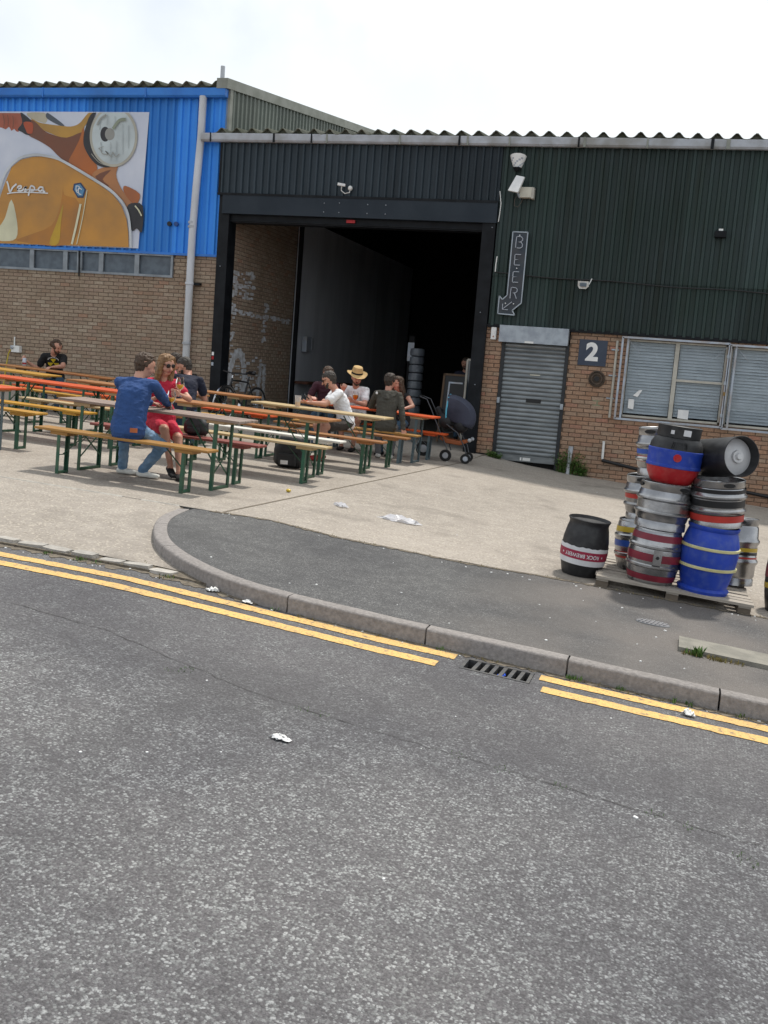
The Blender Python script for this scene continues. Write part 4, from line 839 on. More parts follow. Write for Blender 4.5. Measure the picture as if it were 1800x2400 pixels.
BP=[
('hand','skin',[(-14.294,4.623),(-13.61,4.618),(-13.52,4.519),(-13.58,4.356),(-13.653,4.25),(-13.708,4.264),(-13.749,4.309),(-13.818,4.272),(-13.876,4.35),(-13.952,4.298),(-14.063,4.333),(-14.287,4.386)] ),
('lever','pale',[(-13.458,4.619),(-13.068,4.63),(-12.979,4.541),(-13.018,4.433),(-13.17,4.459),(-13.367,4.517)] ),
('stalk','slate',[(-13.003,4.616),(-12.916,4.599),(-12.583,4.392),(-12.694,4.386),(-12.989,4.519)] ),
('bar','yellow',[(-13.367,4.52),(-13.169,4.441),(-12.952,4.407),(-12.694,4.382),(-12.437,4.367),(-12.249,4.422),(-12.108,4.565),(-12.027,4.636),(-11.912,4.637),(-12.031,4.477),(-12.116,4.37),(-12.157,4.245),(-12.344,4.171),(-12.514,4.151),(-12.685,4.167),(-12.859,4.219),(-13.055,4.289),(-13.211,4.396)] ),
('under','brown',[(-13.514,4.483),(-13.296,4.476),(-13.055,4.289),(-12.858,4.21),(-12.514,4.151),(-12.179,4.259),(-12.215,4.119),(-12.362,3.831),(-12.447,3.668),(-12.582,3.719),(-12.736,3.825),(-12.891,3.949),(-13.134,4.072),(-13.421,4.195),(-13.354,4.286)] ),
('grip','dark',[(-13.61,4.618),(-13.518,4.591),(-13.354,4.466),(-13.405,4.358),(-13.352,4.217),(-13.443,4.195),(-13.572,4.251),(-13.665,4.301),(-13.56,4.429)] ),
('switch','red',[(-13.528,4.438),(-13.32,4.427),(-13.314,4.236),(-13.422,4.222),(-13.468,4.285)] ),
('neck','rust',[(-12.141,4.352),(-12.089,4.121),(-12.039,3.943),(-11.903,3.731),(-11.788,3.591),(-11.889,3.406),(-12.212,3.546),(-12.447,3.668),(-12.353,3.867),(-12.215,4.119)] ),
('fair','tan',[(-11.889,3.406),(-11.769,3.552),(-11.479,3.615),(-11.325,3.635),(-11.358,3.457),(-11.276,3.263),(-11.143,3.088),(-10.99,2.914),(-11.067,2.805),(-11.2,2.98),(-11.5,3.168)] ),
('fairshade','brown',[(-11.826,3.411),(-11.476,3.547),(-11.656,3.361),(-11.504,3.24),(-11.587,3.238)] ),
('indicator','rust',[(-11.147,3.248),(-10.81,3.097),(-10.885,2.882),(-10.991,2.932),(-11.165,3.123)] ),
('tyre','dark',[(-11.088,2.804),(-10.99,2.914),(-10.73,2.869),(-10.725,2.369),(-10.842,2.437),(-10.942,2.379),(-11.012,2.538)] ),
('shell','dark',[(-11.922,4.637),(-12.022,4.53),(-12.111,4.245),(-12.116,4.031),(-12.013,3.837),(-11.837,3.661),(-11.645,3.594),(-11.479,3.615),(-11.737,3.77),(-11.938,4.034),(-11.953,4.389),(-11.86,4.637)] ),
('ring','chrome',[(-10.914,4.188),(-10.916,4.098),(-10.931,4.01),(-10.958,3.926),(-10.998,3.848),(-11.048,3.779),(-11.108,3.719),(-11.177,3.67),(-11.253,3.633),(-11.333,3.61),(-11.416,3.602),(-11.501,3.607),(-11.584,3.627),(-11.663,3.661),(-11.738,3.707),(-11.805,3.765),(-11.863,3.834),(-11.911,3.912),(-11.947,3.996),(-11.971,4.085),(-11.982,4.176),(-11.979,4.267),(-11.963,4.356),(-11.934,4.44),(-11.894,4.518),(-11.842,4.587),(-11.78,4.643),(-11.708,4.643),(-11.631,4.643),(-11.549,4.644),(-11.466,4.644),(-11.383,4.645),(-11.302,4.645),(-11.225,4.646),(-11.154,4.646),(-11.088,4.592),(-11.031,4.524),(-10.984,4.448),(-10.949,4.365),(-10.925,4.278)] ),
('lens','glassw',[(-10.967,4.188),(-10.969,4.105),(-10.982,4.025),(-11.007,3.948),(-11.042,3.877),(-11.088,3.813),(-11.142,3.758),(-11.204,3.713),(-11.272,3.68),(-11.344,3.659),(-11.419,3.651),(-11.495,3.657),(-11.569,3.675),(-11.641,3.705),(-11.708,3.748),(-11.768,3.801),(-11.82,3.864),(-11.863,3.935),(-11.896,4.012),(-11.917,4.093),(-11.927,4.176),(-11.925,4.26),(-11.911,4.341),(-11.885,4.418),(-11.848,4.489),(-11.802,4.553),(-11.747,4.607),(-11.684,4.643),(-11.614,4.644),(-11.541,4.644),(-11.466,4.644),(-11.391,4.645),(-11.318,4.645),(-11.249,4.646),(-11.184,4.61),(-11.124,4.557),(-11.073,4.495),(-11.031,4.425),(-10.998,4.35),(-10.977,4.27)] ),
('socket','dark',[(-11.525,4.225),(-11.525,4.203),(-11.528,4.181),(-11.533,4.161),(-11.541,4.142),(-11.552,4.125),(-11.564,4.11),(-11.578,4.099),(-11.593,4.09),(-11.609,4.084),(-11.626,4.083),(-11.643,4.084),(-11.66,4.089),(-11.676,4.097),(-11.691,4.109),(-11.705,4.123),(-11.716,4.14),(-11.726,4.159),(-11.734,4.179),(-11.739,4.201),(-11.741,4.223),(-11.741,4.245),(-11.738,4.267),(-11.732,4.287),(-11.724,4.306),(-11.714,4.323),(-11.701,4.338),(-11.688,4.349),(-11.672,4.358),(-11.656,4.363),(-11.639,4.365),(-11.622,4.364),(-11.605,4.359),(-11.589,4.35),(-11.574,4.339),(-11.561,4.325),(-11.549,4.308),(-11.539,4.289),(-11.532,4.269),(-11.527,4.247)] ),
('bulb','greyw',[(-11.421,4.226),(-11.422,4.208),(-11.425,4.19),(-11.43,4.173),(-11.438,4.158),(-11.449,4.144),(-11.461,4.132),(-11.475,4.122),(-11.49,4.115),(-11.507,4.11),(-11.523,4.109),(-11.54,4.11),(-11.557,4.114),(-11.573,4.121),(-11.588,4.13),(-11.601,4.142),(-11.613,4.156),(-11.623,4.171),(-11.63,4.188),(-11.635,4.206),(-11.637,4.224),(-11.636,4.242),(-11.633,4.26),(-11.627,4.277),(-11.619,4.293),(-11.609,4.307),(-11.597,4.319),(-11.583,4.328),(-11.567,4.335),(-11.551,4.34),(-11.534,4.341),(-11.517,4.34),(-11.501,4.336),(-11.485,4.329),(-11.47,4.32),(-11.457,4.308),(-11.445,4.294),(-11.435,4.279),(-11.428,4.262),(-11.423,4.245)] ),
('body','orange',[(-14.241,2.838),(-14.041,2.918),(-13.917,3.236),(-13.772,3.552),(-13.557,3.702),(-13.275,3.762),(-13.036,3.775),(-12.754,3.734),(-12.449,3.614),(-12.102,3.441),(-11.714,3.252),(-11.391,3.064),(-11.194,2.855),(-11.078,2.608),(-11.024,2.358),(-10.999,2.062),(-12.042,2.051),(-13.124,2.031),(-14.215,2.006)] ),
('facet2','orange2',[(-12.162,2.88),(-12.511,3.034),(-12.541,3.25),(-12.59,2.849),(-12.789,2.422),(-13.35,2.198),(-13.568,2.079),(-12.3,2.073)] ),
('gleam','cream',[(-13.751,2.908),(-13.598,2.449),(-13.614,2.133),(-13.88,2.066),(-14.06,2.097),(-14.066,2.284),(-13.895,2.532)] ),
('facet','gold',[(-12.525,2.851),(-12.564,2.485),(-12.602,2.08),(-12.819,2.062),(-12.661,2.482)] ),
('badge','navy',[(-12.296,3.256),(-12.137,3.282),(-12.01,3.146),(-12.061,2.988),(-12.199,2.984),(-12.316,3.138)] ),
('badge2','sky',[(-12.267,3.23),(-12.151,3.251),(-12.053,3.142),(-12.088,3.018),(-12.185,3.015),(-12.28,3.136)] ),
]
BS=[
('rb1','rib',0.0132,[(-11.748,4.461),(-11.751,4.302)] ),
('rb2','rib',0.0132,[(-11.719,4.072),(-11.679,3.878)] ),
('rb3','rib',0.0132,[(-11.421,4.569),(-11.399,4.323)] ),
('rb4','rib',0.0132,[(-11.367,4.095),(-11.355,3.706)] ),
('rb5','rib',0.0132,[(-11.249,4.43),(-11.211,3.85)] ),
('rb6','rib',0.0132,[(-11.114,4.396),(-11.093,3.958)] ),
('rb7','rib',0.0132,[(-11.501,4.075),(-11.473,3.704)] ),
('rb8','rib',0.0132,[(-11.587,4.586),(-11.588,4.392)] ),
('trim','trimw',0.0491,[(-14.129,2.878),(-14.046,3.066),(-13.944,3.364),(-13.774,3.588),(-13.537,3.744),(-13.232,3.799),(-12.972,3.785),(-12.668,3.727),(-12.32,3.58),(-11.887,3.374),(-11.458,3.151),(-11.187,2.926),(-11.041,2.698),(-10.973,2.36),(-10.951,2.051)] ),
('pin1','cream',0.0453,[(-12.119,2.863),(-12.198,2.461),(-12.289,2.064)] ),
('pin2','cream',0.0189,[(-11.982,3.138),(-12.056,2.629),(-12.175,2.069)] ),
('word1','white',0.0359,[(-13.863,3.265),(-13.832,3.201),(-13.783,3.058),(-13.715,3.149),(-13.629,3.215)] ),
('word2','white',0.0321,[(-13.614,3.105),(-13.516,3.144),(-13.528,3.181),(-13.594,3.161),(-13.591,3.087),(-13.492,3.09),(-13.439,3.146),(-13.385,3.166),(-13.439,3.137),(-13.382,3.093),(-13.447,3.078)] ),
('word3','white',0.0321,[(-13.339,2.989),(-13.297,3.168),(-13.249,3.182),(-13.2,3.152),(-13.22,3.097),(-13.294,3.089)] ),
('word4','white',0.0321,[(-12.991,3.158),(-13.068,3.168),(-13.109,3.118),(-13.054,3.088),(-12.99,3.139),(-12.993,3.084),(-12.945,3.086)] ),
('word5','white',0.0208,[(-13.844,3.016),(-13.689,3.042),(-13.381,3.056),(-13.118,3.057),(-12.879,3.051)] ),
('word0','white',0.0208,[(-13.382,3.093),(-13.317,3.122),(-13.164,3.107),(-13.109,3.118)] ),
('glyph1','white',0.0189,[(-12.23,3.213),(-12.226,3.114),(-12.16,3.07)] ),
('glyph2','white',0.0189,[(-12.23,3.213),(-12.159,3.197),(-12.177,3.133),(-12.226,3.132)] ),
('glyph3','white',0.0189,[(-12.106,3.044),(-12.166,3.07),(-12.171,3.169),(-12.099,3.144)] ),
('scrib1','greyw',0.017,[(-11.756,3.948),(-11.702,3.913),(-11.657,3.843),(-11.532,3.845),(-11.597,3.897),(-11.467,3.801),(-11.43,3.882),(-11.363,3.794),(-11.283,3.849)] ),
('scrib2','greyw',0.0113,[(-11.745,3.948),(-11.642,3.985)] ),
('refl','moss',0.0566,[(-11.451,4.323),(-11.314,4.482),(-11.171,4.501)] ),
('refl2','greyw',0.034,[(-11.807,4.39),(-11.729,4.514),(-11.608,4.586)] ),
('fin1','brown',0.017,[(-13.883,4.571),(-13.86,4.462),(-13.865,4.35)] ),
('fin2','brown',0.017,[(-13.757,4.554),(-13.74,4.427),(-13.749,4.309)] ),
('fin3','brown',0.017,[(-13.994,4.589),(-13.956,4.444),(-13.963,4.307)] ),
('catch','cream',0.0264,[(-10.884,2.864),(-10.797,2.777),(-10.73,2.673)] ),
('edge2','chrome',0.0113,[(-11.908,3.838),(-11.733,3.681),(-11.521,3.614)] ),
]
for i, (nm, cm_, pts) in enumerate(BP):
    pts = [(-16.25 if x < -14.2 else x, z) for x, z in pts]
    if nm not in ('badge', 'badge2', 'body', 'hand'): pts = crom(pts, 3)
    pts = [(x, min(z, 4.635)) for x, z in pts]; d = -.0015*(i+1)
    MB().quad(*[(x-bo.x, d, z-bo.z) for x, z in pts]).build('print', 'print_'+cm_, ban)
for i, (nm, cm_, wd, pts) in enumerate(BS):
    b = MB(); d = -.0375-.0006*i
    if len(pts) > 2:
        P = []
        for a in range(len(pts)-1):
            p0, p1, p2, p3 = (Vector(pts[min(max(a+j, 0), len(pts)-1)]) for j in (-1, 0, 1, 2))
            for j in range(4): t = j/4; P.append(.5*((2*p1)+(p2-p0)*t+(2*p0-5*p1+4*p2-p3)*t*t+(3*p1-p0-3*p2+p3)*t**3))
        P.append(Vector(pts[-1]))
    else: P = [Vector(p) for p in pts]
    for j, p in enumerate(P):
        t = (P[min(j+1, len(P)-1)]-P[max(j-1, 0)]).normalized(); n = Vector((-t.y, t.x))*wd/2*1.05
        b.v += [(p.x+n.x-bo.x, d, p.y+n.y-bo.z), (p.x-n.x-bo.x, d, p.y-n.y-bo.z)]
    for j in range(len(P)-1): b.f.append((2*j, 2*j+1, 2*j+3, 2*j+2)); b.m.append(0)
    b.build('print', 'print_'+cm_, ban)
# ------------------------------------------------------------------ beer garden furniture
mat('wood_honey', (.36, .19, .045), .5, c2=(.28, .135, .03), ns=5, stretch=(1, 12, 12))
mat('wood_brown', (.31, .125, .036), .55, c2=(.23, .088, .025), ns=5, stretch=(1, 12, 12), c3=(.42, .25, .10), n3=1.5, f3=.5, rv=.12)
mat('wood_yellow', (.48, .26, .030), .5, c2=(.38, .19, .022), ns=5, stretch=(1, 12, 12), rv=.1)
mat('wood_pale', (.46, .34, .17), .65, c2=(.36, .25, .11), ns=5, stretch=(1, 14, 14), c3=(.50, .44, .32), n3=1.2, f3=.6)
mat('wood_grey', (.29, .225, .185), .75, c2=(.20, .14, .115), ns=4, stretch=(1, 16, 16), c3=(.34, .29, .26), n3=1.2, f3=.7, bump=.25, bs=20)
mat('wood_orange', (.58, .085, .012), .45, c2=(.50, .07, .012), ns=4, stretch=(1, 10, 10), rv=.05)
mat('wood_red', (.24, .06, .045), .55, c2=(.18, .045, .035), ns=4, stretch=(1, 10, 10))
mat('wood_white', (.74, .73, .68), .5, c2=(.64, .62, .56), ns=4, stretch=(1, 10, 10))
mat('steel_green', (.016, .075, .045), .45, c2=(.025, .095, .055), ns=9, c3=(.10, .09, .05), n3=8, f3=.35, rv=.2)
mat('steel_bluegrey', (.075, .115, .135), .45, c2=(.10, .14, .155), ns=9)
mat('bare_wood', (.42, .30, .17), .7, c2=(.35, .24, .13), ns=5, stretch=(1, 10, 10))
def furniture(kind, label, xr, ln, yc, wood, metal='steel_green', yaw=0, group=None, planks=1):
    tb = kind == 'table'; H, W_ = (.765, .50) if tb else (.47, .25)
    xc = xr-ln/2; sl_ = (g(xr, yc)-g(xr-ln, yc))/ln
    t = thing('beer_table' if tb else 'beer_bench', (xc, yc, (g(xr-.3, yc)+g(xr-ln+.3, yc))/2), label, 'table' if tb else 'bench', group or ('folding beer tables in the yard' if tb else 'folding beer benches in the yard'))
    t.rotation_euler = (0, -math.atan(sl_), yaw)
    th = .028
    if planks == 1: MB().box(-ln/2, ln/2, -W_/2, W_/2, H-th, H).build('tabletop' if tb else 'seat', wood, t, bevel=.008)
    else:
        for i in range(planks):
            y0 = -W_/2+W_*i/planks; d = random.uniform(-.004, .002); e = random.uniform(-.012, .012)
            MB().box(-ln/2+e, ln/2+e*.5, y0+.003, y0+W_/planks-.003, H-th+d, H+d).build('plank', wood, t, bevel=.006)
    lx = ln/2-.28; ly = .205 if tb else .088
    for s_ in (-1, 1):
        MB().box(s_*lx-.10, s_*lx+.10, -W_/2+.03, W_/2-.03, H-th-.035, H-th-.001).build('batten', 'bare_wood' if tb else wood, t)
        for q in (-1, 1):
            b = MB(); b.box(s_*lx-.018, s_*lx+.018, q*ly-.004, q*ly+.004, .0, H-th-.03); b.box(s_*lx-.018 if s_ < 0 else s_*lx+.010, s_*lx-.010 if s_ < 0 else s_*lx+.018, min(q*ly, q*(ly-.032)), max(q*ly, q*(ly-.032)), .0, H-th-.03)
            b.build('leg', metal, t)
        MB().box(s_*lx-.016, s_*lx+.016, -ly, ly, .006, .012).box(s_*lx-.016, s_*lx+.016, -ly, ly, .012, .03).build('foot_bar', metal, t)
        if tb:
            for q in (-1, 1): MB().bar((s_*lx, q*ly*.95, .30), (s_*(lx-.36), q*ly*.45, H-th-.02), .022, .006).build('brace', metal, t)
            MB().bar((s_*(lx-.004), -ly, .14), (s_*(lx-.004), ly, .42), .016, .006, (1, 0, 0)).build('brace', metal, t)
            MB().bar((s_*(lx-.012), ly, .14), (s_*(lx-.012), -ly, .42), .016, .006, (1, 0, 0)).build('brace', metal, t)
        else: MB().bar((s_*lx, 0, .20), (s_*(lx-.24), 0, H-th-.02), .022, .006).bar((s_*lx, -ly, .20), (s_*lx, ly, .20), .02, .006).build('brace', metal, t)
    return t
FURN = [
 ('table', 'weathered grey planked table where the red dressed woman sits', -4.40, 2.14, -8.70, 'wood_grey', 'steel_green', 3),
 ('bench', 'honey brown bench under the man in the blue shirt, nearest the road', -4.50, 2.0, -9.28, 'wood_honey', 'steel_green', 1),
 ('bench', 'dark red bench under the woman in the red dress', -4.46, 2.1, -8.14, 'wood_red', 'steel_green', 1),
 ('table', 'orange brown varnished table with a white bench behind it', -4.13, 2.2, -6.75, 'wood_brown', 'steel_green', 1),
 ('bench', 'pale worn bench right of the red bench, before the white bench', -4.0, 2.15, -7.24, 'wood_pale', 'steel_green', 1),
 ('bench', 'white painted bench behind the orange brown table', -4.18, 1.95, -6.18, 'wood_white', 'steel_green', 1),
 ('bench', 'brown bench just behind the white painted bench', -3.86, 2.1, -5.36, 'wood_brown', 'steel_green', 1),
 ('table', 'pale topped table with the plastic beer cup, before the man in white', -4.0, 2.0, -4.82, 'wood_pale', 'steel_green', 1),
 ('bench', 'brown bench under the man in the white T-shirt', -3.87, 2.1, -4.12, 'wood_brown', 'steel_green', 1),
 ('bench', 'honey coloured bench under the man in the grey hoodie', -3.93, 2.1, -3.27, 'wood_honey', 'steel_bluegrey', 1),
 ('table', 'bright orange table next to the pram, hoodie man in front', -3.80, 2.2, -2.78, 'wood_orange', 'steel_bluegrey', 1),
 ('bench', 'bright orange bench beside the pram wheels, farthest at right', -3.78, 2.2, -2.02, 'wood_orange', 'steel_bluegrey', 1),
 ('table', 'orange table cut by the left picture edge, nearest the road', -7.44, 2.2, -8.50, 'wood_orange', 'steel_bluegrey', 1),
 ('bench', 'yellow bench cut by the left picture edge, behind the nearest orange table', -7.42, 2.1, -7.93, 'wood_yellow', 'steel_green', 1),
 ('table', 'long orange red table behind the back of the man in blue', -6.95, 2.3, -6.50, 'wood_orange', 'steel_green', 1),
 ('bench', 'yellow bench left of the blue shirted man, near side of an orange table', -7.34, 2.15, -6.98, 'wood_yellow', 'steel_green', 1),
 ('bench', 'thin brown bench on the far side of the long orange table', -6.98, 2.15, -5.95, 'wood_pale', 'steel_green', 1),
 ('table', 'brown table where the man in the navy T-shirt leans', -6.74, 2.1, -5.10, 'wood_brown', 'steel_green', 1),
 ('bench', 'brown bench under the man in the navy T-shirt', -6.70, 2.1, -5.64, 'wood_brown', 'steel_green', 1),
 ('bench', 'yellow bench under the black haired woman', -6.70, 2.1, -4.50, 'wood_yellow', 'steel_green', 1),
 ('table', 'yellow topped table at the left picture edge before the black T-shirt man', -9.36, 2.2, -4.92, 'wood_yellow', 'steel_green', 1),
 ('bench', 'yellow bench behind the yellow topped table at left', -9.20, 2.1, -4.36, 'wood_yellow', 'steel_green', 1),
 ('table', 'long brown table where the man in the black printed T-shirt sits', -9.72, 2.25, -2.55, 'wood_brown', 'steel_green', 1),
 ('bench', 'orange bench in front of the long brown table at the wall', -9.05, 2.1, -3.32, 'wood_orange', 'steel_green', 1),
 ('bench', 'brown bench under the man in the black printed T-shirt', -9.9, 2.2, -1.85, 'wood_brown', 'steel_green', 1),
 ('table', 'brown table in front of the bicycle by the doorway', -6.50, 2.2, -3.75, 'wood_brown', 'steel_green', 1),
 ('bench', 'red bench between the bicycle and the brown table', -6.36, 2.1, -3.22, 'wood_orange', 'steel_green', 1),
]
for k_, lb, xr, ln, yc, wd, me_, pl in FURN: furniture(k_, lb, xr, ln, yc, wd, me_, yaw=random.uniform(-.012, .012), planks=pl)
# ------------------------------------------------------------------ people
mat('skin', (.50, .27, .19), .5, c2=(.46, .23, .16), ns=9, c3=(.50, .20, .15), n3=5, f3=.3)
mat('skin_tan', (.40, .21, .14), .5, c2=(.36, .18, .12), ns=9)
mat('hair_dark', (.025, .017, .012), .6, c2=(.04, .028, .02), ns=30, stretch=(1, 1, .3), bump=.4, bs=90)
mat('hair_brown', (.075, .043, .026), .6, c2=(.05, .03, .018), ns=30, stretch=(1, 1, .3), bump=.4, bs=90)
mat('hair_blonde', (.25, .14, .06), .55, c2=(.17, .09, .04), ns=30, stretch=(1, 1, .25), bump=.4, bs=90)
mat('hair_grey', (.050, .040, .033), .6, c2=(.035, .03, .026), ns=30, bump=.4, bs=90)
mat('eye', (.02, .015, .012), .2); mat('lens_black', (.008, .007, .007), .12)
mat('lips', (.36, .11, .09), .5)
def cloth(n, c, **k): mat(n, c, .85, c2=tuple(x*.8 for x in c), ns=7, lo=.35, hi=.65, bump=.9, bs=13, **k)
cloth('shirt_blue', (.022, .066, .205)); cloth('jeans_light', (.13, .235, .38), c3=(.26, .36, .48), n3=6, f3=.7); cloth('shoe_white', (.70, .70, .66))
cloth('dress_red', (.55, .022, .055)); cloth('shoe_black', (.012, .012, .014)); cloth('tee_navy', (.012, .015, .033)); cloth('tee_black', (.010, .010, .011))
cloth('tee_white', (.80, .80, .82)); cloth('shorts_dark', (.06, .05, .045)); cloth('hoodie', (.060, .056, .045)); cloth('trousers_grey', (.17, .17, .18)); cloth('maroon', (.045, .010, .020))
cloth('top_black', (.012, .012, .013)); cloth('jeans_dark', (.05, .10, .16)); cloth('straw', (.56, .38, .17)); cloth('shoe_red', (.35, .03, .03)); cloth('stripe_shirt', (.55, .16, .20))
def capsule(V, F, p0, p1, r0, r1, n=12):
    p0, p1 = Vector(p0), Vector(p1); d = p1-p0
    if d.length < 1e-5: d = Vector((0, 0, 1e-4)); p1 = p0+d
    d.normalize(); u = d.orthogonal().normalized(); v = d.cross(u); base = len(V); rings = []
    for a in (-80, -50, -20, 0): rings.append((p0+d*(r0*math.sin(R(a))), r0*math.cos(R(a))))
    for a in (0, 20, 50, 80): rings.append((p1+d*(r1*math.sin(R(a))), r1*math.cos(R(a))))
    for c, r in rings:
        for j in range(n): t = 2*math.pi*j/n; V.append(tuple(c+(u*math.cos(t)+v*math.sin(t))*r))
    for i in range(len(rings)-1):
        for j in range(n): F.append((base+i*n+j, base+i*n+(j+1) % n, base+(i+1)*n+(j+1) % n, base+(i+1)*n+j))
    F.append(tuple(base+j for j in range(n))[::-1]); F.append(tuple(base+(len(rings)-1)*n+j for j in range(n)))
def organic(name, prims, mats, base, parent=None, voxel=.009, smooth=4, fold=(), ff=1.0):
    """one continuous surface from tapered capsules; each face takes the material of the capsule it lies on"""
    import numpy as np
    V, F = [], []
    for p0, p1, r0, r1, m in prims: capsule(V, F, Vector(p0)-base, Vector(p1)-base, r0, r1)
    me = bpy.data.meshes.new('tmp'); me.from_pydata(V, [], F); to = bpy.data.objects.new('tmp', me); COL.objects.link(to)
    rm = to.modifiers.new('r', 'REMESH'); rm.mode = 'VOXEL'; rm.voxel_size = voxel; rm.use_smooth_shade = True
    sm_ = to.modifiers.new('s', 'SMOOTH'); sm_.factor = .5; sm_.iterations = smooth
    dg = bpy.context.evaluated_depsgraph_get(); dg.update(); res = bpy.data.meshes.new_from_object(to.evaluated_get(dg)); bpy.data.objects.remove(to)
    res.name = name; res.materials.clear()
    for m in mats: res.materials.append(MATS[m])
    n = len(res.polygons); vc = np.zeros(len(res.vertices)*3); res.vertices.foreach_get('co', vc); vc = vc.reshape(-1, 3)
    ls = np.zeros(n, int); lt = np.zeros(n, int); res.polygons.foreach_get('loop_start', ls); res.polygons.foreach_get('loop_total', lt)
    lv = np.zeros(len(res.loops), int); res.loops.foreach_get('vertex_index', lv)
    ctr = (vc[lv[ls]]+vc[lv[ls+1]]+vc[lv[ls+2]])/3; best = np.full(n, 1e9); mi_ = np.zeros(n, int)
    for p0, p1, r0, r1, m in prims:
        a = np.array(Vector(p0)-base); d = np.array(Vector(p1)-base)-a; L2 = max(d@d, 1e-9); t = np.clip(((ctr-a)@d)/L2, 0, 1)
        dist = np.linalg.norm(ctr-a-t[:, None]*d, axis=1)-(r0+(r1-r0)*t); k = dist < best; best[k] = dist[k]; mi_[k] = m
    if fold:
        # cloth folds: push the clothed vertices in and out along their normals
        from mathutils import noise
        isc = np.zeros(len(vc), bool); fm = np.isin(mi_, fold)
        for k_ in range(4): isc[lv[np.minimum(ls+k_, ls+lt-1)][fm]] = True
        nr = np.zeros(len(vc)*3); res.vertices.foreach_get('normal', nr); nr = nr.reshape(-1, 3); b0 = np.array(base)
        for i_ in np.nonzero(isc)[0]:
            p_ = vc[i_]+b0; q_ = Vector((p_[0]*7, p_[1]*7, p_[2]*13/ff**.5))*ff; n1 = noise.noise(q_); n2_ = noise.noise(q_*2.3)
            vc[i_] += nr[i_]*(.016*(.25-abs(n1))+.007*(.25-abs(n2_)))
        res.vertices.foreach_set('co', vc.reshape(-1))
    res.polygons.foreach_set('material_index', mi_.astype('int32')); res.polygons.foreach_set('use_smooth', np.ones(n, bool)); res.update()
    o = bpy.data.objects.new(name, res); link(o, parent)
    if parent is None: o.location = base
    return o
def ik(a, b, l1, l2, hint):
    d = b-a; L_ = min(d.length, (l1+l2)*.995); d = d.normalized(); x = (l1*l1-l2*l2+L_*L_)/(2*L_); h = math.sqrt(max(0, l1*l1-x*x))
    hv = Vector(hint); hv = (hv-d*hv.dot(d)).normalized(); return a+d*x+hv*h, a+d*L_
def hand(P, wrist, dirv, palm, curl, side, m=0, s=1.0):
    """palm, four unequal jointed fingers and a thumb from the side of the palm"""
    d = Vector(dirv).normalized(); pn = Vector(palm); pn = (pn-d*pn.dot(d)).normalized(); sd_ = d.cross(pn)*side
    k = wrist+d*.085*s
    for o_ in (-.026, -.009, .009, .026): P.append((wrist+sd_*o_*.7*s, k+sd_*o_*1.15*s, .0145*s, .0125*s, m))
    for o_, ln in ((-.036, .062), (-.012, .078), (.012, .084), (.036, .076)):
        a = k+sd_*o_*s; ca = curl; p1 = a+(d*math.cos(ca)+pn*math.sin(ca))*ln*.5*s; p2 = p1+(d*math.cos(ca*2.1)+pn*math.sin(ca*2.1))*ln*.5*s
        P.append((a, p1, .0098*s, .009*s, m)); P.append((p1, p2, .009*s, .0075*s, m))
    a = wrist+d*.028*s+sd_*.030*s; b_ = a+(d*.55+sd_*.75+pn*.25).normalized()*.040*s; c = b_+(d*.85+sd_*.2+pn*.5).normalized()*.034*s
    P.append((a, b_, .0125*s, .011*s, m)); P.append((b_, c, .0105*s, .0085*s, m))
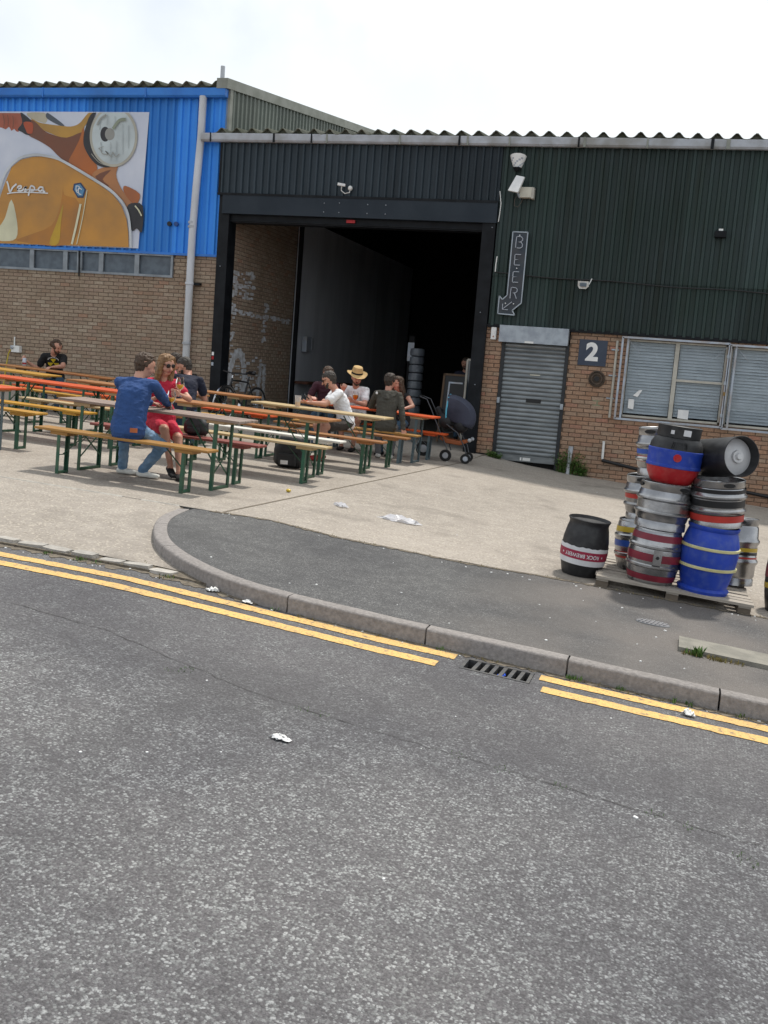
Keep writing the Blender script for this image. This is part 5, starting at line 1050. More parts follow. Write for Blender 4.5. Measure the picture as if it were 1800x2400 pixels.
def person(label, hip, heading, fwd=8, side=0, twist=0, hunch=6, head_yaw=0, head_pitch=10, head_tilt=0, scale=1.0, female=False, stand=False,
           hands=None, feet=None, footdir=None, knees=None, elbows=None, curls=(.5, .5), palms=None, cl=None, sleeve=.6, leg_skin=0., sock=False,
           hair='short', hairm='hair_dark', skin='skin', glasses=False, beard=False, voxel=.009, ground=None, skirt=False, hood=False, bulk=1.0):
    """mats: 0 skin 1 top 2 trousers 3 shoes 4 lips"""
    S = scale; h = R(heading); F_ = Vector((math.cos(h), math.sin(h), 0)); Rt = Vector((math.sin(h), -math.cos(h), 0)); U = Vector((0, 0, 1)); P = []
    H = Vector(hip); gz = g(H.x, H.y) if ground is None else ground; base = Vector((H.x, H.y, gz))
    def lean(a, s_): return (U+F_*math.tan(R(a))+Rt*math.tan(R(s_))).normalized()
    s1 = lean(fwd, side); s2 = lean(fwd+hunch, side); s3 = lean(fwd+2*hunch, side)
    waist = H+s1*.17*S; chest = waist+s2*.18*S; neck = chest+s3*.17*S
    tr = Matrix.Rotation(R(twist), 3, 'Z'); Rt2 = tr @ Rt; F2 = tr @ F_
    Rs = (Rt2-s2*Rt2.dot(s2)).normalized(); k = .92 if female else 1.0
    sec = [(H-s1*.02, .175 if female else .165, .118, Rt, 2), (waist, (.118 if female else .150)*1., .098 if female else .112, (Rt+Rt2).normalized(), 1), (chest, .158*k, .115*k, Rs, 1), (neck-s3*.075*S, .165*k, .082*k, Rs, 1)]
    if bulk != 1: sec = [(c, w_*bulk, d_*bulk, r_, m) for c, w_, d_, r_, m in sec]
    if hood: sec = [(c, w_*1.08, d_*1.12, r_, m) for c, w_, d_, r_, m in sec]
    for (c0, w0, d0, r0, m0), (c1, w1, d1, r1, m1) in zip(sec, sec[1:]):
        for q in (-1, -.5, 0, .5, 1): P.append((c0+r0*(w0-d0)*q*S, c1+r1*(w1-d1)*q*S, d0*S, d1*S, m1))
    for q in (-1, 0, 1): P.append((H+Rt*q*.06*S-U*.01, H+Rt*q*.06*S-U*.03+F_*.03, .112*S, .105*S, 1 if skirt else 2))
    # shirt hem
    for q in (-1, 0, 1): P.append((H+s1*.03+Rt*q*.06*S, waist+Rt*q*.045*S, .120*S, .105*S, 1))
    hp = neck+lean(fwd+2*hunch+6, side)*.075*S
    P.append((neck-s3*.05, hp, .058*S*k, .052*S*k, 0))
    # head
    hy = R(heading+twist+head_yaw); HF = Vector((math.cos(hy), math.sin(hy), 0)); HR = Vector((math.sin(hy), -math.cos(hy), 0)); HU = U.copy()
    q = Matrix.Rotation(-R(head_pitch), 3, HR) ; HF, HU = q @ HF, q @ HU
    q = Matrix.Rotation(R(head_tilt), 3, HF); HR, HU = q @ HR, q @ HU
    hc = hp+HU*.095*S+HF*.022*S; at = lambda f, r, u: hc+(HF*f+HR*r+HU*u)*S
    for a, b_, r0, r1 in ((at(-.022, 0, .032), at(.020, 0, .030), .086, .078), (at(.0, .012, .02), at(.0, -.012, .02), .080, .080), (at(.012, 0, -.02), at(.038, 0, -.072), .072, .046), (at(.045, 0, -.085), at(.052, 0, -.088), .030, .026),
        (at(-.01, 0, -.03), at(0, 0, -.09), .066, .055), (at(.05, .03, -.03), at(.045, -.03, -.03), .040, .040)): P.append((a, b_, r0*S, r1*S, 0))
    P.append((at(.092, 0, .010), at(.112, 0, -.030), .010*S, .0155*S, 0))                                             # nose
    for s_ in (-1, 1):
        P.append((at(-.002, s_*.080, .012), at(.002, s_*.083, -.020), .013*S, .010*S, 0)); P.append((at(.078, s_*.018, .030), at(.072, s_*.05, .030), .014*S, .012*S, 0))   # ears, brow
    P.append((at(.086, .017, -.060), at(.086, -.017, -.060), .0085*S, .0085*S, 4))
    # arms
    hands = hands or [None, None]; elbows = elbows or [None, None]
    for i, s_ in ((0, 1), (1, -1)):                                                                                 # 0 = right hand, 1 = left
        sh = neck-s3*.055*S+Rs*s_*.172*S*k*(.5+.5*bulk); tg = hands[i]
        tg = Vector(tg) if tg is not None else H+F_*.28+Rt*s_*.13+U*.12
        hint = Vector(elbows[i]) if elbows[i] is not None else (-U*.8+Rt*s_*.5-F_*.2)
        el, wr = ik(sh, tg, .285*S, .255*S, hint); ra = (.052, .042, .036, .026) if not female else (.043, .036, .031, .022)
        P.append((sh-Rs*s_*.05, sh, .066*S*k, .060*S*k, 1))
        if sleeve >= 1.5:
            P.append((sh, el, .062*S, .052*S, 1)); P.append((el, wr-(wr-el).normalized()*.01, .052*S, .038*S, 1))
        else:
            m_ = sh.lerp(el, sleeve) if sleeve > 0 else sh
            if sleeve > 0: P.append((sh, m_, ra[0]*1.22*S, ra[0]*1.25*S, 1))
            P.append((sh, el, ra[0]*S, ra[1]*S, 0)); P.append((el, wr, ra[1]*S, ra[3]*S, 0)); P.append((el.lerp(wr, .25), el.lerp(wr, .45), ra[2]*1.12*S, ra[2]*S, 0))
        pl = Vector(palms[i]) if palms and palms[i] is not None else -U
        hand(P, wr, (wr-el).normalized(), pl, curls[i], s_, 0, S*(.92 if female else 1))
    # legs
    feet = feet or [None, None]; footdir = footdir or [None, None]; knees = knees or [None, None]
    for i, s_ in ((0, 1), (1, -1)):
        hj = H+Rt*s_*.088*S-U*.005; fz = .085
        tg = Vector(feet[i]) if feet[i] is not None else base+F_*.44*S+Rt*s_*.10
        an = Vector((tg.x, tg.y, (gz if len(feet[i] or (0, 0)) < 3 else tg.z)+fz)) if feet[i] is not None else Vector((tg.x, tg.y, g(tg.x, tg.y)+fz))
        if feet[i] is not None and len(feet[i]) == 2: an.z = (g(tg.x, tg.y) if ground is None else ground)+fz
        hint = Vector(knees[i]) if knees[i] is not None else (U*.9+F_*.6+Rt*s_*.15)
        kn, an = ik(hj, an, .44*S, .42*S, hint)
        t0, t1, c0, c1 = (.088, .060, .054, .036) if not female else (.084, .056, .050, .032)
        bare = leg_skin
        if bare <= 0:
            P.append((hj, kn, t0*S, t1*1.05*S, 2)); P.append((kn, an, t1*1.05*S, c1*1.35*S, 2)); P.append((an, an-U*.03, .036*S, .034*S, 0))
        else:
            cut = hj.lerp(kn, bare); P.append((hj, cut, t0*1.03*S, (t0*.25+t1*.75)*1.22*S, 2 if not skirt else 1))
            P.append((hj, kn, t0*.9*S, t1*S, 0)); P.append((kn, an, t1*.95*S, c1*S, 0)); P.append((kn.lerp(an, .2)-F_*.012, kn.lerp(an, .5), c0*1.1*S, c0*.85*S, 0))
        fd = Vector(footdir[i]).normalized() if footdir[i] is not None else F_; fs = fd.cross(U); he = an-U*.045-fd*.035
        P.append((an, an-U*.035, .036*S, .034*S, 0 if bare > 0 or female else 3))
        for o_ in (-.016, .016): P.append((he+fs*o_*.6, he+fd*.15+fs*o_-U*.008, .033, .027, 3)); P.append((he+fd*.13+fs*o_*1.2-U*.010, he+fd*.20*S+fs*o_*.9-U*.012, .028, .021, 3))
    cl = cl or ['tee_white', 'jeans_dark', 'shoe_black']
    o = organic('person', P, [skin, *cl, 'lips'], base, voxel=voxel, fold=(1, 2))
    tag(o, label, 'person', 'people drinking in the yard' if not stand else None)
    # hair, glasses, beard
    HP = []
    if hair in ('short', 'long', 'bun'):
        HP += [(at(-.028, 0, .040), at(.004, 0, .052), .092*S, .084*S, 0), (at(-.040, 0, .0), at(-.035, 0, -.035), .080*S, .064*S, 0), (at(.030, .022, .088), at(.030, -.022, .088), .036*S, .036*S, 0)]
        for s_ in (-1, 1): HP.append((at(-.012, s_*.058, .045), at(-.02, s_*.064, .0), .036*S, .026*S, 0))
    if hair == 'long':
        for s_ in (-1, 1):
            HP += [(at(.03, s_*.05, .085), at(.022, s_*.080, .0), .034*S, .030*S, 0), (at(.018, s_*.082, .0), at(.01, s_*.088, -.10), .032*S, .034*S, 0), (at(.0, s_*.085, -.10), neck+Rs*s_*.085+F2*.045-s3*.10, .036*S, .028*S, 0), (at(-.03, s_*.05, -.02), neck-F2*.05+Rs*s_*.06-s3*.10, .050*S, .042*S, 0)]
    if hair == 'wild':
        rr = random.Random(5)
        for _ in range(26): a = rr.uniform(0, 6.28); e = rr.uniform(-.4, 1.4); f_, r_, u_ = math.cos(a)*math.cos(e)*.085-.025, math.sin(a)*math.cos(e)*.085, math.sin(e)*.085+.025; (f_ < .055 or u_ > .05) and HP.append((at(f_*.8, r_*.8, u_*.8), at(f_, r_, u_), .045*S, .034*S, 0))
    if beard: HP += [(at(.055, .0, -.082), at(.060, 0, -.095), .036*S, .028*S, 0), (at(.040, .050, -.050), at(.060, .022, -.085), .022*S, .024*S, 0), (at(.040, -.050, -.050), at(.060, -.022, -.085), .022*S, .024*S, 0), (at(.088, .02, -.045), at(.088, -.02, -.045), .011*S, .011*S, 0)]
    if HP:
        ho = organic('hair', [(Vector(a), Vector(b_), r0, r1, m) for a, b_, r0, r1, m in HP], [hairm], base, parent=o, voxel=.007, smooth=2, fold=(0,), ff=5.5)
    RM3 = Matrix((HF, HR, HU)).transposed()
    if glasses:
        gb_ = MB()
        for s_ in (-1, 1): gb_.ball(at(.094, s_*.033, .012)-base, .029*S, 12, (.28, 1.05, .85), RM3); gb_.bar(at(.085, s_*.064, .018)-base, at(-.005, s_*.088, .018)-base, .006, .008)
        gb_.bar(at(.102, .01, .016)-base, at(.102, -.01, .016)-base, .006, .006); gb_.build('sunglasses', 'lens_black', o, smooth=True)
    else:
        for s_ in (-1, 1): MB().ball(at(.083, s_*.032, .010)-base, .0115*S, 8, (.6, 1.3, .7), RM3).build('eye', 'eye', o, smooth=True)
    return o, dict(at=at, hc=hc, RM=RM3, base=base, neck=neck, chest=chest, F=F2, Rs=Rs, s2=s2, s3=s3, waist=waist, H=H, Rt=Rt)
tz = lambda x, y: g(x, y)+.765
sz = lambda x, y, d=.10: g(x, y)+.47+d
VF = .007
# couple at the front
p1, i1 = person('man in a blue shirt and jeans sitting with his back to the road', (-5.46, -9.27, sz(-5.46, -9.27)), 103, fwd=12, side=3, twist=-6, hunch=9, head_yaw=-40, head_pitch=18, voxel=VF,
    hands=[(-5.40, -8.58, tz(-5.4, -8.6)+.05), (-5.56, -8.66, tz(-5.5, -8.7)+.05)], elbows=[(1, -.2, -.55), (-.6, -.2, -.6)], bulk=1.09, scale=1.03, curls=(.5, .6),
    feet=[(-5.58, -8.72), (-5.84, -8.70)], footdir=[(1, .15, 0), (.9, .3, 0)], knees=[(.9, .25, .5), (-.1, .5, .8)], cl=['shirt_blue', 'jeans_light', 'shoe_white'], sleeve=2, hairm='hair_brown', skin='skin')
b = MB(); q = i1['H']-i1['base']; hb = -(Vector((math.cos(R(103)), math.sin(R(103)), 0))); rt = i1['Rt']
pp = q+hb*.135+rt*.10+Vector((0, 0, -.01)); b.cbox(pp, (.075, .01, .045), Matrix((rt, hb, Vector((0, 0, 1)))).transposed()); b.build('label_patch', mat('leather_tan', (.45, .12, .035), .6), p1)
p2, i2 = person('woman in a red dress and sunglasses sitting with crossed legs', (-5.72, -8.12, sz(-5.72, -8.12)), -56, fwd=4, side=0, twist=0, hunch=3, head_yaw=30, head_pitch=12, female=True, scale=.96, voxel=VF,
    hands=[(-5.58, -8.50, tz(-5.6, -8.5)+.10), (-5.36, -8.40, tz(-5.4, -8.4)+.16)], elbows=[(-.6, .1, -.7), (.7, .2, -.6)], curls=(.6, .9), palms=[None, (-.8, .3, 0)],
    feet=[(-5.40, -8.44, g(-5.4)+.05), (-5.26, -8.50)], footdir=[(.6, -.7, -.25), (.6, -.8, 0)], knees=[(.35, -.6, 1), (.45, -.3, 1)], cl=['dress_red', 'dress_red', 'shoe_black'], sleeve=.55, leg_skin=.8, skirt=True, hair='long', hairm='hair_blonde', glasses=True)
p3, i3 = person('man in a navy T-shirt leaning over a table behind the red dressed woman', (-6.72, -5.62, sz(-6.72, -5.62)), 112, fwd=20, side=0, twist=10, hunch=8, head_yaw=62, head_pitch=26,
    hands=[(-6.82, -5.12, tz(-6.8, -5.1)+.04), (-7.2, -5.16, tz(-7.2, -5.1)+.04)], cl=['tee_navy', 'jeans_dark', 'shoe_black'], hairm='hair_grey', beard=True)
p4, i4 = person('black haired woman in a striped top beyond the red dressed woman', (-7.80, -4.48, sz(-7.80, -4.48)), 60, fwd=16, hunch=9, head_yaw=10, head_pitch=22, female=True,
    hands=[(-7.5, -4.2, g(-7.5)+.62), (-7.7, -4.1, g(-7.7)+.62)], cl=['stripe_shirt', 'jeans_dark', 'shoe_black'], hair='bun', hairm='hair_dark')
p5, i5 = person('man in a black T-shirt with a yellow trefoil print by the wall', (-11.38, -1.84, sz(-11.38, -1.84)), -64, fwd=20, side=0, hunch=8, head_yaw=58, head_pitch=24,
    hands=[(-11.70, -2.28, tz(-11.7, -2.3)+.09), (-11.06, -2.40, tz(-11.06, -2.4)+.045)], curls=(1.0, .5), elbows=[(-.4, .1, -.9), (.7, -.1, -.6)], palms=[(.9, 0, 0), None], cl=['tee_black', 'jeans_dark', 'shoe_black'], hair='wild', hairm='hair_brown', beard=True)
p6, i6 = person('bearded man in a white T-shirt looking at his phone', (-4.84, -4.10, sz(-4.84, -4.1)), 212, fwd=16, hunch=7, head_yaw=-14, head_pitch=24, voxel=.008,
    hands=[(-5.22, -4.50, tz(-5.2, -4.5)+.06), (-5.27, -4.63, tz(-5.27, -4.6)+.06)], curls=(.7, .7), palms=[(0, -.3, 1), (0, .3, 1)], elbows=[(.3, .5, -1), (.3, -.6, -1)],
    feet=[(-5.12, -4.30), (-5.02, -4.62)], cl=['tee_white', 'shorts_dark', 'shoe_red'], leg_skin=.72, hairm='hair_grey', beard=True, glasses=True)
p7, i7 = person('man in a white shirt and straw hat with his hand at his chin', (-5.36, -2.02, sz(-5.36, -2.02)), -88, fwd=12, hunch=6, head_yaw=30, head_pitch=18, hairm='hair_brown',
    hands=[(-5.50, -2.42, tz(-5.5, -2.4)+.22), (-5.28, -2.52, tz(-5.28, -2.5)+.07)], curls=(1.0, .8), elbows=[(-.4, -.2, -1), (.6, .2, -.8)], palms=[(0, .6, .4), (-.9, 0, 0)], cl=['tee_white', 'shorts_dark', 'shoe_black'], leg_skin=.7, beard=True)
p8, i8 = person('person in a dark maroon top half hidden behind the white T-shirt man', (-5.92, -2.02, sz(-5.92, -2.02)), -78, fwd=10, hunch=6, head_yaw=35, head_pitch=20, hairm='hair_brown',
    hands=[(-6.0, -2.5, tz(-6, -2.5)+.04), (-5.72, -2.5, tz(-5.7, -2.5)+.04)], cl=['maroon', 'jeans_dark', 'shoe_black'], sleeve=.6)
p9, i9 = person('man in a dark grey green hooded top seen from behind', (-4.47, -3.28, sz(-4.47, -3.28)), 104, fwd=6, hunch=5, twist=-2, head_yaw=-22, head_pitch=8, voxel=.008, hairm='hair_dark', hood=True,
    hands=[(-4.17, -3.30, g(-4.17)+.52), (-4.66, -2.86, tz(-4.6, -2.9)+.05)], elbows=[(.7, -.6, .2), (-.7, -.2, -.5)], cl=['hoodie', 'trousers_grey', 'shoe_white'], sleeve=2)
hd = i9; HPm = []
nb = hd['neck']
for s_ in (-1, -.5, 0, .5, 1): HPm.append((nb-hd['F']*(.055+.03*(1-abs(s_)))+hd['Rs']*s_*.115-hd['s3']*.02, nb-hd['F']*(.125-.03*abs(s_))+hd['Rs']*s_*.06-hd['s3']*.11, .045, .030, 0))
organic('hood', HPm, ['hoodie'], hd['base'], parent=p9, voxel=.008, fold=(0,))
MB().ball(nb-hd['base']-hd['Rs']*.17-hd['F']*.06-hd['s3']*.035, .022, 10, (1, .5, 1)).build('badge', 'litter_white', p9)
p10, i10 = person('woman in a black vest with long brown hair facing the hooded man', (-4.58, -2.0, sz(-4.58, -2.0)), -104, fwd=10, hunch=4, head_yaw=-14, head_pitch=8, female=True, scale=.95, hair='long', hairm='hair_brown',
    hands=[(-4.72, -2.50, tz(-4.7, -2.5)+.04), (-4.42, -2.52, tz(-4.4, -2.5)+.04)], elbows=[(-.6, -.1, -.7), (.9, -.1, -.4)], cl=['top_black', 'jeans_dark', 'shoe_black'], sleeve=0)
gi_ = g(-4.42, 0)
p11, i11 = person('bearded man standing in the dark just inside the doorway', (-4.60, 2.9, gi_+.93), -80, stand=True, fwd=1, hunch=1, head_yaw=-10, head_pitch=6, ground=gi_, voxel=.011,
    feet=[(-4.68, 2.86), (-4.50, 2.86)], hands=[(-4.80, 2.75, gi_+.85), (-4.38, 2.75, gi_+.85)], cl=['tee_navy', 'jeans_dark', 'shoe_black'], hairm='hair_dark', skin='skin_tan', beard=True)
# print on the black T-shirt
fr = i5; b5 = fr['base']
def front(u, v, d=.0): return tuple(fr['chest']+fr['F']*(.122+d-.10*u*u*3)+fr['Rs']*u+fr['s2']*v-b5)
mat('print_yellow', (.62, .45, .02), .6)
for k3 in range(3):
    a0 = R(90+120*k3-30); pts = [(0, -.02)]+[(.10*math.cos(a0+R(60)*j/5), -.02+.085*math.sin(a0+R(60)*j/5)) for j in range(6)]
    MB().quad(*[front(u, v, .012) for u, v in pts]).build('print', 'print_yellow', p5)
for j in range(9):
    a = R(150-120*j/8); u, v = .105*math.cos(a), .005+.085*math.sin(a); MB().quad(front(u-.008, v-.009, .013), front(u+.008, v-.009, .013), front(u+.008, v+.010, .013), front(u-.006, v+.010, .013)).build('print', 'litter_white', p5)
MB().quad(*[front(u, v, .012) for u, v in ((-.02, .045), (.03, .05), (.02, .075), (-.03, .07))]).build('print', mat('print_red', (.4, .03, .03), .6), p6) if False else None
# straw hat
hat = thing('straw_hat', i7['at'](0, 0, .075), 'straw hat with a dark band on the man in the white shirt', 'hat'); hat.rotation_euler = Matrix((i7['RM'].col[0], -i7['RM'].col[1], i7['RM'].col[2])).transposed().to_euler()
bm_ = MB()
pr = [(.0, .118), (.05, .122), (.078, .112), (.092, .075), (.100, .0), (.108, -.006), (.15, -.016), (.178, -.010), (.18, -.014), (.15, -.022), (.10, -.014)]
bm_.lathe(pr, 32, M=Matrix.Translation((-.01, 0, 0)) @ Matrix.Diagonal((1.1, .95, 1, 1)))
bm_.v = [(x, y, z+(.028*(abs(y)/.17)**2 if abs(y) > .1 else 0)-.03*max(0, x-.1)/.1*.6) for x, y, z in bm_.v]
bm_.build('crown', 'straw', hat, smooth=True); MB().lathe([(.1005, .004), (.0975, .030)], 32, M=Matrix.Translation((-.01, 0, 0)) @ Matrix.Diagonal((1.11, .96, 1, 1))).build('band', 'frame_black', hat)
# ------------------------------------------------------------------ drinks and small things on the tables
mat('glass_clear', (.96, .97, .97), .02, trans=1, ior=1.2); mat('beer_gold', (.75, .38, .02), .15, c2=(.7, .33, .02)); mat('beer_amber', (.55, .18, .01), .15); mat('foam', (.8, .76, .66), .8); mat('cup_plastic', (.70, .68, .66), .3, alpha=.45)
def beer_glass(x, y, z, label, beer='beer_gold', s=1.0, level=.5):
    t = thing('beer_glass', (x, y, z), label, 'glass', 'stemmed beer glasses')
    MB().lathe([(.0, .0), (.034, .0), (.034, .004), (.006, .010), (.005, .05), (.012, .062), (.036, .085), (.044, .115), (.042, .145), (.034, .175), (.036, .185)], 20, M=Matrix.Scale(s, 4)).build('bowl', 'glass_clear', t, smooth=True)
    zt = .075+.07*level; MB().lathe([(0, .067), (.012, .068), (.033, .087), (.040, .113), (.039, zt), (0, zt)], 20, M=Matrix.Scale(s, 4)).build('beer', beer, t, smooth=True)
    MB().lathe([(0, zt+.001), (.0385, zt+.001), (.038, zt+.010), (0, zt+.010)], 16, M=Matrix.Scale(s, 4)).build('foam', 'foam', t)
    return t
beer_glass(-5.33, -8.62, tz(-5.33, -8.62), 'stemmed glass of pale beer on the grey table by the blue sleeve', s=1.12, level=.35)
hw = Vector((-5.36, -8.40, tz(-5.4, -8.4)+.16)); beer_glass(-5.31, -8.48, hw.z-.02, 'stemmed glass of pale beer held by the woman in red', s=1.12, level=.35)
beer_glass(-5.22, -2.58, tz(-5.22, -2.58)+.02, 'round glass of amber beer before the straw hat man', 'beer_amber', 1.15, .9)
t = thing('plastic_cup', (-5.30, -4.95, tz(-5.3, -4.95)), 'clear plastic cup half full of yellow beer on the pale table', 'cup')
MB().lathe([(0, 0), (.034, 0), (.046, .155), (.047, .158)], 20).build('cup', 'cup_plastic', t, smooth=True); MB().lathe([(0, .004), (.033, .004), (.039, .068), (0, .068)], 20).build('beer', 'beer_gold', t, smooth=True)
t = thing('drinks_can', (-11.68, -2.36, tz(-11.7, -2.36)), 'pale drinks can in the fist of the black T-shirt man', 'can'); MB().lathe([(0, 0), (.03, 0), (.036, .01), (.036, .13), (.03, .142), (0, .142)], 18).build('body', mat('can_pale', (.55, .60, .68), .35, metal=.3), t, smooth=True); MB().lathe([(.0365, .03), (.0365, .06)], 18).build('band', 'shoe_red', t)
t = thing('phone', (-5.29, -4.60, tz(-5.29, -4.6)+.13), 'dark phone held up by the man in the white T-shirt', 'phone', rot=(R(20), R(-45), R(30))); MB().box(-.006, .006, -.036, .036, -.07, .07).build('body', 'lens_black', t, bevel=.004); MB().box(-.0085, -.0065, -.032, .032, -.062, .062).build('screen', 'frosted', t)
mat('bag_black', (.012, .013, .015), .55, c2=(.025, .026, .028), ns=6, bump=.5, bs=12)
def bag(name, x, y, z, w_, d_, h_, label, cat, marks=False):
    t = thing(name, (x, y, z), label, cat)
    b = MB(); V, F = [], []
    organic('body', [(Vector((-w_*.3, 0, d_*.5)), Vector((w_*.3, 0, d_*.5)), d_*.5, d_*.5, 0), (Vector((-w_*.28, 0, h_*.5)), Vector((w_*.28, 0, h_*.55)), d_*.52, d_*.5, 0), (Vector((-w_*.2, 0, h_-d_*.4)), Vector((w_*.2, 0, h_-d_*.4)), d_*.42, d_*.4, 0)], ['bag_black'], Vector((0, 0, 0)), parent=t, voxel=.015)
    MB().tube([(-w_*.15, 0, h_*.95), (-w_*.12, 0, h_*1.15), (w_*.12, 0, h_*1.15), (w_*.15, 0, h_*.95)], .012, 8).build('handle', 'bag_black', t)
    MB().box(-w_*.3, w_*.3, -d_*.62, -d_*.4, .03, h_*.45).build('pocket', 'bag_black', t, bevel=.02)
    if marks: MB().box(-w_*.2, w_*.05, -d_*.64, -d_*.625, h_*.12, h_*.24).build('mark', 'litter_white', t)
    return t
bag('rucksack', -4.98, -5.9, g(-4.98), .42, .24, .44, 'black rucksack on the ground under the white bench', 'rucksack', True)
bag('handbag', -5.28, -8.10, g(-5.28)+.472, .28, .14, .22, 'black handbag on the red bench beside the woman in red', 'handbag')
# ------------------------------------------------------------------ casks, kegs and pallet
def steel(n, c, r=.32): mat(n, c, r, metal=.9, c2=tuple(x*.72 for x in c), ns=7, c3=tuple(x*.5 for x in c), n3=4, f3=.75, bump=.22, bs=5)
steel('keg_steel', (.43, .43, .44), .27); steel('keg_dark', (.40, .40, .41), .4)
mat('band_maroon', (.22, .018, .035), .4, c2=(.16, .014, .028), ns=9); mat('band_red', (.48, .035, .025), .4); mat('band_blue', (.03, .10, .45), .4); mat('band_yellow', (.60, .42, .04), .4); mat('band_black', (.012, .012, .014), .4)
mat('cask_blue', (.014, .055, .42), .5, c2=(.010, .042, .33), ns=4, c3=(.10, .15, .40), n3=16, f3=.35, bump=.08, bs=6); mat('cask_red', (.46, .012, .018), .45, c2=(.36, .01, .016), c3=(.45, .12, .10), n3=16, f3=.3); mat('cask_black', (.014, .014, .016), .5, c2=(.022, .022, .024), ns=5, c3=(.07, .07, .07), n3=14, f3=.35, bump=.1, bs=7); mat('hoop_yellow', (.60, .56, .30), .5, c2=(.5, .46, .22))
mat('label_white', (.72, .72, .74), .5, c2=(.62, .62, .64), ns=8); mat('cap_white', (.62, .62, .63), .45, c2=(.5, .5, .51), ns=6); mat('pallet_wood', (.40, .36, .31), .85, c2=(.30, .265, .225), ns=5, stretch=(1, 14, 14), rv=.15, bump=.2, bs=15); mat('pallet_block', (.16, .13, .10), .9)
tilt = math.atan(.0705)
pal = thing('pallet', (.03, -9.30, g(.03)), 'weathered wooden pallet carrying the stacked casks and kegs', 'pallet', rot=(0, tilt, R(1.5)))
for i in range(8):
    y = -.56+i*.143; MB().box(-.64+random.uniform(-.01, .01), .64+random.uniform(-.01, .01), y-.052, y+.052, .070, .090+random.uniform(-.003, .003)).build('board', 'pallet_wood', pal)
for x in (-.58, 0, .58): MB().box(x-.05, x+.05, -.60, .50, .052, .069).build('stringer_board', 'pallet_wood', pal); MB().box(x-.05, x+.05, -.60, .50, 0, .014).build('bottom_board', 'pallet_block', pal)
for x in (-.58, 0, .58):
    for y in (-.53, -.05, .43): MB().box(x-.05, x+.05, y-.06, y+.06, .014, .052).build('block', 'pallet_block', pal)
PZ = lambda x: g(x)+.0935
def cask(name, label, x, y, z, parts, rot=None, group='casks and kegs by the pavement', cat='cask'):
    t = thing(name, (x, y, z), label, cat, group, rot=rot or (0, tilt, random.uniform(0, 6)))
    for nm, prof, m in parts:
        if callable(prof): prof(t)
        else: MB().lathe(prof, 36).build(nm, m, t, smooth=True)
    return t
def bulge(h, r0, r1, n=14, z0=0): return [(r0+(r1-r0)*math.sin(math.pi*i/n)**.8, z0+h*i/n) for i in range(n+1)]
def band(h, r0, r1, a, b_, d=.0025, n=5): return [(r0+(r1-r0)*math.sin(math.pi*(a+(b_-a)*i/n))**.8+d, h*(a+(b_-a)*i/n)) for i in range(n+1)]
def bung(m, z, r, s=.03):
    def fn(t): MB().lathe([(0, .016), (s*.45, .016), (s*.5, .008), (s, .010), (s*1.05, 0)], 18, M=Matrix.Translation((0, -r, z)) @ Matrix.Rotation(R(90), 4, 'X')).build('bung', m, t, smooth=True)
    return fn
def rimhole(m, z, r, a):
    def fn(t): MB().lathe([(0, .004), (1, .004), (1.0, 0)], 14, M=Matrix.Rotation(a, 4, 'Z') @ Matrix.Translation((0, -r, z)) @ Matrix.Rotation(R(90), 4, 'X') @ Matrix.Diagonal((.05, .018, 1, 1))).build('hand_hole', m, t)
    return fn
def chime(r, z, h): return [(r-.012, z), (r, z), (r+.006, z+.012), (r+.006, z+h-.012), (r, z+h), (r-.012, z+h), (r-.014, z)]
def firkin(bands, h=.46, r0=.185, r1=.222, body='keg_steel', hoops=True):
    P = [('body', bulge(h, r0, r1), body), ('head', [(0, h-.05), (r0-.012, h-.045)], body), ('base', [(0, .03), (r0-.01, .03)], body), ('chime', chime(r0, h-.045, .05), body), ('chime', chime(r0, -.0, .05), body)]
    if hoops:
        for a in (.33, .68): rr = r0+(r1-r0)*math.sin(math.pi*a)**.8; P.append(('hoop', [(rr-.004, h*a-.022), (rr+.010, h*a-.008), (rr+.010, h*a+.008), (rr-.004, h*a+.022)], body))
    for a, b_, m in bands: P.append(('band', band(h, r0, r1, a, b_), m))
    return P
def keg(h=.42, r=.215, bands=(), body='keg_steel', skirt=True):
    P = [('body', [(r-.02, .06), (r-.008, .085), (r-.004, h*.30), (r+.012, h*.34), (r+.012, h*.37), (r-.004, h*.41), (r-.004, h*.60), (r+.012, h*.64), (r+.012, h*.67), (r-.004, h*.71), (r-.008, h-.085), (r-.02, h-.06)], body), ('head', [(0, h-.05), (r*.6, h-.055), (r-.02, h-.07)], body),
         ('skirt', [(r-.022, .075), (r-.012, .055), (r-.010, .0), (r-.018, .0), (r-.02, .06)], body), ('rim', [(r-.022, h-.075), (r-.012, h-.055), (r-.010, h-.004), (r-.014, h), (r-.022, h-.004), (r-.024, h-.06)], body), ('spear', [(0, h-.02), (.025, h-.02), (.03, h-.05)], body)]
    for a, b_, m in bands: P.append(('band', [(r-.0015, h*a), (r-.0015, h*b_)], m))
    for k_ in range(3): P.append(('hand_hole', rimhole('black', h-.032, r-.0105, .4+k_*2.09), None))
    return P
